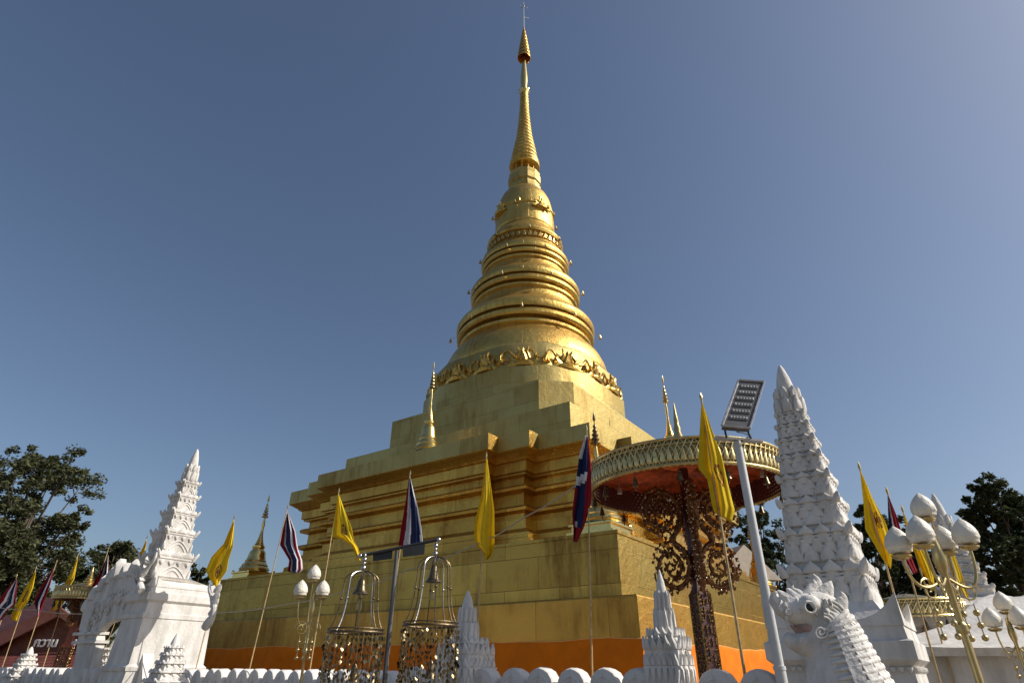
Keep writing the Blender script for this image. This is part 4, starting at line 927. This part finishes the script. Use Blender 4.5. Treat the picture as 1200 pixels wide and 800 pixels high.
# far left parasol, seen edge on
cc = at(99, 697, 21); C2 = Vector((cc.x, cc.y, 0)); parasol('distant gilt-rimmed parasol with maroon scrolls before the red roof at left', C2, .80, cc.z - .15, .36, True, zat(C2.x, C2.y, 655) - (cc.z - .1 + .42 + .25), .6, .16)
cc = at(1066, 716, 13.5); C3 = Vector((cc.x, cc.y, 0)); parasol('gilt-rimmed parasol with maroon post partly behind the big white tower at right', C3, .95, cc.z - .15, .32, True, False, .6, .22)

# ================================================================== MAKARA / NAGA HEAD
def naga():
    Y = 4.35; O = at(985, 790, Y); org = Vector((O.x, O.y, 0)); k = (at(1100, 740, Y) - at(1000, 740, Y)).length / 100   # metres per pixel
    q = lambda x, y, dy=0.0: at(x, y, Y + dy) - org
    t = thing('naga_statue', 'white stuccoed naga head with open jaws and black eye in front of the big tower', 'statue', org)
    b = MB()
    # body and neck
    spine = [(1030, 900, 56), (1010, 850, 50), (996, 812, 44), (986, 782, 38), (978, 757, 33), (970, 736, 29), (960, 720, 25)]
    b.tube([q(x, y) for x, y, r in spine] , [r * k for x, y, r in spine], 24)
    b.tube([q(1030, 900), q(1048, 980), q(1060, 1100)], [56 * k, 60 * k, 64 * k], 24)
    # skull, brow, muzzle
    b.ball(q(957, 715), 27 * k, 20, 14, (1.1, .85, .85)); b.ball(q(938, 712), 18 * k, 16, 12, (1.3, .8, .75))
    up = [(955, 714, 22), (938, 714, 20), (925, 712, 16.5), (914, 708, 12), (908, 702, 8), (907, 694, 4)]
    b.tube([q(x, y) for x, y, r in up], [r * k for x, y, r in up], 18)
    lo = [(968, 745, 22), (952, 752, 17), (938, 754, 12), (926, 750, 8.5), (920, 743, 5)]
    b.tube([q(x, y) for x, y, r in lo], [r * k for x, y, r in lo], 18)
    for sgn in (-1, 1): b.ball(q(949, 708, sgn * 17 * k), 11 * k, 16, 12)
    o = b.build('head_and_neck', WHITE2, t)
    rm = o.modifiers.new('blend', 'REMESH'); rm.mode = 'VOXEL'; rm.voxel_size = .011; rm.use_smooth_shade = True
    sm_ = o.modifiers.new('soft', 'SMOOTH'); sm_.iterations = 2; sm_.factor = .5
    # eyes
    for sgn in (-1, 1):
        b = MB(); Mr = Matrix.Rotation(radians(90), 3, 'X'); c = q(949, 711, sgn * 26 * k)
        b.tube([c + Vector((6.0 * k * cos(a), 0, 6.0 * k * sin(a))) for a in [2 * pi * i / 24 for i in range(25)]], 1.5 * k, 8); e_ = b.build('eye_ring', WHITE2, t)
        b = MB(); b.ball(c - Vector((0, sgn * 2 * k, 0)), 5.6 * k, 16, 10, (1, .6, 1)); b.build('eyeball', EYEB, e_)
    # flame crests, horns, ear fins, nostril curl
    def curlhorn(name, pts, r0, dy=0, flat=.6, m=WHITE2):
        b = MB(); n_ = len(pts); P_ = []
        for i in range(n_ - 1):
            for s_ in range(6):
                f_ = s_ / 6; P_.append(Vector(pts[i]).lerp(Vector(pts[i + 1]), f_))
        P_.append(Vector(pts[-1]))
        # smooth the path
        for _ in range(4): P_ = [P_[0]] + [(P_[i - 1] + P_[i] * 2 + P_[i + 1]) / 4 for i in range(1, len(P_) - 1)] + [P_[-1]]
        b.tube([q(x.x, x.y, dy) for x in P_], [max(.002, r0 * k * (1 - i / (len(P_) - 1)) ** .75) for i in range(len(P_))], 10, flat=flat); b.build(name, m, t)
    for dy in (-.05, .07):
        curlhorn('horn', [(947, 700), (950, 692), (955, 684), (953, 678)], 9, dy, .45)
        curlhorn('horn', [(962, 704), (968, 694), (972, 686), (974, 680)], 13, dy, .4)
        curlhorn('crest_flame', [(936, 704), (930, 698), (925, 692), (921, 689)], 9, dy, .45)
        curlhorn('crest_flame', [(925, 703), (919, 699), (914, 694), (911, 691)], 8, dy, .45)
        curlhorn('ear_fin', [(977, 722), (985, 710), (989, 700), (985, 692)], 12, dy * 1.9, .3)
        curlhorn('crest_flame', [(942, 704), (938, 694), (928, 690), (930, 684)], 5, dy)
    curlhorn('horn', [(955, 702), (957, 690), (958, 680), (953, 672)], 12, 0, .45)
    curlhorn('nostril_curl', [(916, 706), (908, 702), (907, 695), (912, 692)], 5, -.04)
    rnd = random.Random(11)
    for (x, y, r, dy, tn) in ((962, 740, 8, -28, 1), (924, 716, 4, -15, 1), (941, 750, 4.5, -16, 1)):      # carved curls on cheek and muzzle
        b = MB(); P_ = []
        for i in range(30):
            a = tn * i / 29 * 3.4 * pi; rr_ = r * (1 - i / 34); P_.append(q(x + rr_ * cos(a), y + rr_ * sin(a), dy * k))
        b.tube(P_, 1.0 * k, 6); b.build('carved_curl', WHITE2, t)
    b = MB()
    for i in range(46):
        f_ = rnd.random(); x = 912 + 62 * f_; y = 716 - 8 * sin(f_ * 3) + rnd.uniform(-9, 9) ; dy = -(11 + 15 * f_ - abs(y - 713) * .55)
        b.petal(q(x, y, dy * k), (1, 0, rnd.uniform(-.8, .8)), (rnd.uniform(-.5, .1), -1, 0), 5.5 * k, 6.5 * k * rnd.choice((-1, 1)), 1.4 * k, rnd.uniform(-.2, .4), .8)
    b.build('carved_leaf', WHITE2, t, True, 40)
    b = MB()
    for dy in (-.06, .06): b.lathe([(2.0 * k, 1 * k), (1.3 * k, -3 * k), (.3 * k, -6 * k)], 8, tuple(q(921, 728, dy * .6)))
    b.build('fang', WHITE2, t)
    b = MB(); b.tube([q(968, 736), q(950, 741), q(935, 739), q(926, 732)], [12 * k, 9 * k, 6 * k, 1.5 * k], 12, flat=.6); b.build('tongue', MOUTH, t)
    b = MB(); b.ball(q(952, 735), 16 * k, 14, 10, (1.35, .98, .55)); b.build('mouth_lining', MOUTH, t)
    # overlapping scale plates along the back of the neck, cheek ribs
    def sp(f_):
        L_ = [(960, 720, 26), (970, 736, 30), (978, 757, 34), (986, 782, 39), (996, 812, 45), (1010, 850, 51), (1030, 900, 57)]
        x = f_ * (len(L_) - 1); i = min(int(x), len(L_) - 2); g = x - i; return [L_[i][j] + (L_[i + 1][j] - L_[i][j]) * g for j in range(3)]
    for j in range(15):
        f_ = .10 + j * .055; x, y, r = sp(f_); x2, y2, _ = sp(f_ + .02); d = (q(x2, y2) - q(x, y)).normalized(); a1 = Vector((0, -1, 0)); a2 = d.cross(a1).normalized()
        if a2.x < 0: a2 = -a2
        c = q(x, y); b = MB(); arc = []
        for i in range(25):
            an = -pi * .22 + pi * 1.44 * i / 24 - pi * 0; dirn = a1 * cos(an) + a2 * sin(an); arc.append(c + dirn * r * k * 1.0 - d * (.10 * r * k * sin(an)))
        b.tube(arc, [(.4 + 1.0 * sin(pi * i / 24) ** .5) * 2.7 * k for i in range(25)], 8)
        for i in range(3, 22, 2):
            an = -pi * .22 + pi * 1.44 * i / 24; dirn = a1 * cos(an) + a2 * sin(an); tang = d.cross(dirn).normalized(); o_ = c + dirn * r * k * 1.0
            pts = [(-.5, 0), (-.42, .5), (0, 1), (.42, .5), (.5, 0)]; wd, hh = r * k * .36, r * k * .42
            bk = [o_ + tang * a_ * wd + d * c_ * hh for a_, c_ in pts]; fr_ = [o_ + tang * a_ * wd + d * c_ * hh + dirn * (r * k * (.06 + .10 * c_)) for a_, c_ in pts]
            b.loft([bk, fr_])
        b.build('scale_row', WHITE2, t, True, 50)
    for j in range(6):
        r = (8 + j * 4.5); b = MB(); P_ = [q(966 + r * .9 * cos(a), 730 - r * .9 * sin(a), -(27 - j * 1.5) * k) for a in [radians(-100 + 15 * i) for i in range(14)]]; b.tube(P_, 1.7 * k, 8); b.build('cheek_rib', WHITE2, t)
    return t
naga()

# ================================================================== BUILDINGS AT THE SIDES
def tiled(m_name, col, w_, h_):
    m = bpy.data.materials.new(m_name); m.use_nodes = True; n = m.node_tree; b = n.nodes['Principled BSDF']; L = n.links.new
    uv = n.nodes.new('ShaderNodeTexCoord'); br = n.nodes.new('ShaderNodeTexBrick'); L(uv.outputs['UV'], br.inputs['Vector']); br.inputs['Scale'].default_value = 1
    br.inputs['Brick Width'].default_value = w_; br.inputs['Row Height'].default_value = h_; br.inputs['Mortar Size'].default_value = .02; br.inputs['Mortar Smooth'].default_value = .6
    c = Vector(col); br.inputs['Color1'].default_value = (*c, 1); br.inputs['Color2'].default_value = (*(c * .75), 1); br.inputs['Mortar'].default_value = (*(c * .25), 1)
    L(br.outputs[0], b.inputs['Base Color']); b.inputs['Roughness'].default_value = .65
    bp = n.nodes.new('ShaderNodeBump'); bp.inputs['Distance'].default_value = .03; L(br.outputs['Fac'], bp.inputs['Height']); bp.invert = True; L(bp.outputs[0], b.inputs['Normal']); return m
TILE = tiled('roof_tiles_maroon', (.17, .045, .035), .28, .22)
def uvquad(o, pts3):
    me = o.data; ul = me.uv_layers.new(name='uv'); 
    a, bb = Vector(me.vertices[0].co), Vector(me.vertices[1].co); u = (bb - a).normalized(); nrm = None
    for poly in me.polygons:
        n = poly.normal; v = n.cross(u).normalized()
        for li in poly.loop_indices:
            co = me.vertices[me.loops[li].vertex_index].co - a; ul.data[li].uv = (co.dot(u), co.dot(v))
def left_hall():
    Y = 25; org = at(20, 790, Y); org.z = 0
    t = thing('prayer_hall', 'dark maroon tiled hall with white lettering on its gable at far left', 'hall', org)
    q = lambda x, y, Y_=Y: at(x, y, Y_) - org
    # lower verandah roof (faces viewer), tiled
    P = [q(-120, 800, 23.0), q(118, 800, 23.0), q(112, 762, 25.2), q(-100, 770, 25.2)]
    b = MB(); b.loft([P, [x - Vector((0, 0, .12)) for x in P]]); o = recalc(b.build('verandah_roof', TILE, t, False)); uvquad(o, P)
    # gable wall
    P = [q(-120, 815, 25.3), q(112, 790, 25.3), q(110, 764, 25.3), q(92, 735, 25.3), q(66, 714, 25.3), q(-10, 760, 25.3), q(-120, 800, 25.3)]
    P = [q(-120, 815, 25.3), q(112, 815, 25.3), q(112, 740, 25.3), q(66, 712, 25.3), q(-120, 790, 25.3)]
    b = MB(); b.loft([P, [x + Vector((0, .3, 0)) for x in P]]); recalc(b.build('gable_wall', MAROON, t, False))
    # main roof slope going away with barge board
    b = MB(); A0, A1 = q(-130, 806, 25.0), q(68, 712, 25.0); A2, A3 = q(68, 700, 30), q(-130, 780, 30)
    P = [A0, A1, A2 + Vector((0, 0, .2)), A3]; b.loft([P, [x - Vector((0, 0, .15)) for x in P]]); o = recalc(b.build('main_roof', TILE, t, False)); uvquad(o, P)
    b = MB(); up = Vector((0, 0, 1)); P = [q(-130, 800, 24.9), q(70, 708, 24.9), q(70, 720, 24.9), q(-130, 822, 24.9)]; b.loft([P, [x + Vector((0, .12, 0)) for x in P]]); recalc(b.build('barge_board', ROOFB, t, False))
    P = [q(66, 708, 24.9), q(116, 745, 24.9), q(116, 754, 24.9), q(66, 720, 24.9)]; b = MB(); b.loft([P, [x + Vector((0, .12, 0)) for x in P]]); recalc(b.build('barge_board', ROOFB, t, False))
    for x0, x1 in ((-118, -100), (106, 110)):
        P0_ = q((x0 + x1) / 2, 800, 25.2); b = MB(); b.box((P0_.x, P0_.y + .25, P0_.z / 2), (.5, .3, max(.5, P0_.z))); b.build('pillar', WHITE, t)
    # lettering
    for txt, x, y in (('กวาน', 38, 757), ('น', 80, 757)):
        cu = bpy.data.curves.new('sign_lettering', 'FONT'); cu.body = txt; cu.size = .43; cu.extrude = .02; cu.offset = .012
        ob = bpy.data.objects.new('tmp_text', cu); COL.objects.link(ob); bpy.context.view_layer.update()
        me = bpy.data.meshes.new_from_object(ob.evaluated_get(bpy.context.evaluated_depsgraph_get())); bpy.data.objects.remove(ob)
        o = bpy.data.objects.new('sign_lettering', me); COL.objects.link(o); me.materials.clear(); me.materials.append(WHT); o.parent = t; o.location = q(x, y, 25.22); o.rotation_euler = (radians(90), 0, 0)
left_hall()

def right_gate():
    # second shaded white gate tower behind the lotus lamp, and low white outbuilding with curved roof
    B_ = at(1164, 788, 13.5); B_.z = 0
    tower('white_tower', 'shaded white leaf-tiered tower standing behind the five-globe lamp post', B_, zat(B_.x, B_.y, 578), .50, 1.1, zat(B_.x, B_.y, 716), 7, 1.0)
right_gate()
def right_shrine():
    o_ = at(1185, 790, 10.5); org = Vector((o_.x + .6, o_.y, 0)); t = thing('white_shrine', 'low white shrine with sweeping curved roof edge at the right', 'shrine', org, ROT)
    H = zat(org.x, org.y, 758); a = 1.9
    b = MB(); b.loft([sq(a, 0), sq(a, H * .92)]); b.build('wall', WHITE, t)
    b = MB(); rings = []
    for q_, z_, horn in ((1.12, H * .92, 0), (1.14, H * .97, .12), (.9, H * 1.02, .04), (.55, H * 1.16, 0), (.3, H * 1.35, 0)):
        pts = []
        for k in range(4):
            c, s2 = [(1, 0), (0, 1), (-1, 0), (0, -1)][k]
            for i in range(12):
                x = -1 + 2 * i / 12; pts.append(Vector(((x * c + s2) * a * q_, (x * s2 - c) * a * q_, z_ + horn * abs(x) ** 4)))
        rings.append(pts)
    b.loft(rings); b.build('curved_roof', WHITE, t, True, 40)
right_shrine()
def back_pavilion():
    P = at(838, 668, 42); t = thing('pavilion', 'pale gabled roof peeping over the right edge of the pedestal', 'pavilion', (P.x, P.y, 0), .3)
    zr = zat(P.x, P.y, 648); 
    b = MB(); b.box((0, 0, (zr - 2) / 2), (3.8, 6, zr - 2)); b.build('wall', WHITE, t)
    b = MB(); b.loft([[Vector((-2.4, -3.4, zr - 2)), Vector((2.4, -3.4, zr - 2)), Vector((0, -3.4, zr))], [Vector((-2.4, 3.4, zr - 2)), Vector((2.4, 3.4, zr - 2)), Vector((0, 3.4, zr))]]); recalc(b.build('roof', mat('pale_roof', (.5, .42, .33), .7), t, False))
back_pavilion()

# ================================================================== TREES
def tree(label, px, top_py, Y, spread_px, base_frac=.45, leaf=LEAF1, seed=1, n=9000, ls=.22, limbs=7, cl=26, hole=.8, grp='trees behind the temple'):
    rnd = random.Random(seed); P = at(px, top_py * .6 + 785 * .4, Y); H = zat(P.x, P.y, top_py); R_ = spread_px / FPX * Y / cos(PITCH) * .95
    t = thing('tree', label, 'tree', (P.x, P.y, 0), 0, grp); b = MB()
    hb = H * base_frac; tr = .018 * H + .12
    b.tube([(0, 0, -.1), (.1, 0, hb * .5), (0, .1, hb), (.1, 0, H * .75)], [tr * 1.4, tr, tr * .8, tr * .25], 10)
    clumps = []
    for i in range(cl):
        for _ in range(20):
            a = rnd.uniform(0, 2 * pi); f_ = rnd.random(); z = hb * .85 + (H - hb * .85) * f_; env = R_ * (sin(pi * min(1, (.14 + f_ * .86)) ** 1.1) ** .6)
            r = env * sqrt(rnd.random()) * .88; c = Vector((r * cos(a), r * sin(a), z))
            if all((c - q[0]).length > R_ * .22 for q in clumps): break
        cr_ = R_ * rnd.uniform(.17, .33); 
        if z + cr_ * .7 > H: c.z = H - cr_ * .7
        clumps.append((c, cr_))
    for c, cr_ in clumps:
        s_ = Vector((0, 0, hb * .7 + (c.z - hb * .7) * .35)); mid = s_.lerp(c, .55) + Vector((0, 0, -.06 * H * .3)); b.tube([s_, mid, c], [tr * .32, tr * .2, tr * .06], 6)
        for k in range(3):
            d = Vector((rnd.gauss(0, 1), rnd.gauss(0, 1), rnd.gauss(.3, .8))).normalized() * cr_ * .85; b.tube([c.lerp(mid, .2), c + d], [tr * .08, tr * .02], 4)
    b.build('trunk', BARK, t)
    V = []; F = []; per = n // len(clumps)
    for c, cr_ in clumps:
        subs = [(c + Vector((rnd.gauss(0, 1), rnd.gauss(0, 1), rnd.gauss(0, .7))).normalized() * cr_ * rnd.uniform(.45, 1.1), cr_ * rnd.uniform(.22, .42)) for _ in range(9)]
        for k in range(per):
            sc_, sr = subs[k % 9]; d = Vector((rnd.gauss(0, 1), rnd.gauss(0, 1), rnd.gauss(0, .6))); d = d.normalized() * sr * rnd.random() ** .45
            p = sc_ + d; a = Vector((rnd.gauss(0, 1), rnd.gauss(0, 1), rnd.gauss(0, .5))).normalized(); bb = a.cross(Vector((rnd.gauss(0, 1), rnd.gauss(0, 1), rnd.gauss(0, 1)))).normalized(); s_ = ls * rnd.uniform(.5, 1.15); i0 = len(V)
            V += [p - a * s_, p + bb * s_ * .42 - a * s_ * .2, p + a * s_, p - bb * s_ * .42 - a * s_ * .2]; F.append((i0, i0 + 1, i0 + 2, i0 + 3))
    me = bpy.data.meshes.new('crown'); me.from_pydata([tuple(v) for v in V], [], F); me.materials.append(leaf); o = bpy.data.objects.new('crown', me); COL.objects.link(o); o.parent = t
    return t
tree('tall airy olive-green tree at the left picture edge', 20, 532, 46, 80, .2, LEAF1, 3, 49400, 0.187, cl=62)
tree('lower dark tree beside the tall left tree', 128, 634, 52, 58, .1, LEAF1, 5, 34000, 0.2, cl=44)
tree('broad olive tree crown reaching in from beyond the left edge', -50, 600, 40, 70, .25, LEAF1, 8, 30400, 0.187, cl=42)
tree('small treetop between the left tower and the golden pedestal', 224, 660, 60, 32, .1, LEAF2, 9, 14000, 0.2, cl=22)
tree('treetop peeping over the pedestal beside the dull golden stupa', 368, 655, 70, 26, .3, LEAF1, 10, 9500, 0.245, cl=12)
tree('dark tree under the big parasol behind the right corner of the chedi', 893, 592, 52, 50, .1, LEAF2, 12, 30400, 0.202, cl=48)
tree('dark tree behind the tall yellow flag right of the big tower', 1030, 592, 44, 56, .1, LEAF2, 13, 38000, 0.187, cl=52)
tree('dark bushy tree right of the five-globe lamp post', 1105, 640, 42, 48, .1, LEAF2, 15, 26600, 0.187, cl=44)
tree('large dark tree filling the right picture edge', 1192, 562, 36, 56, .1, LEAF2, 14, 49400, 0.173, cl=60)
tree('dark tree at the right edge in front of the large one', 1222, 640, 30, 46, .1, LEAF2, 16, 30400, 0.158, cl=26)
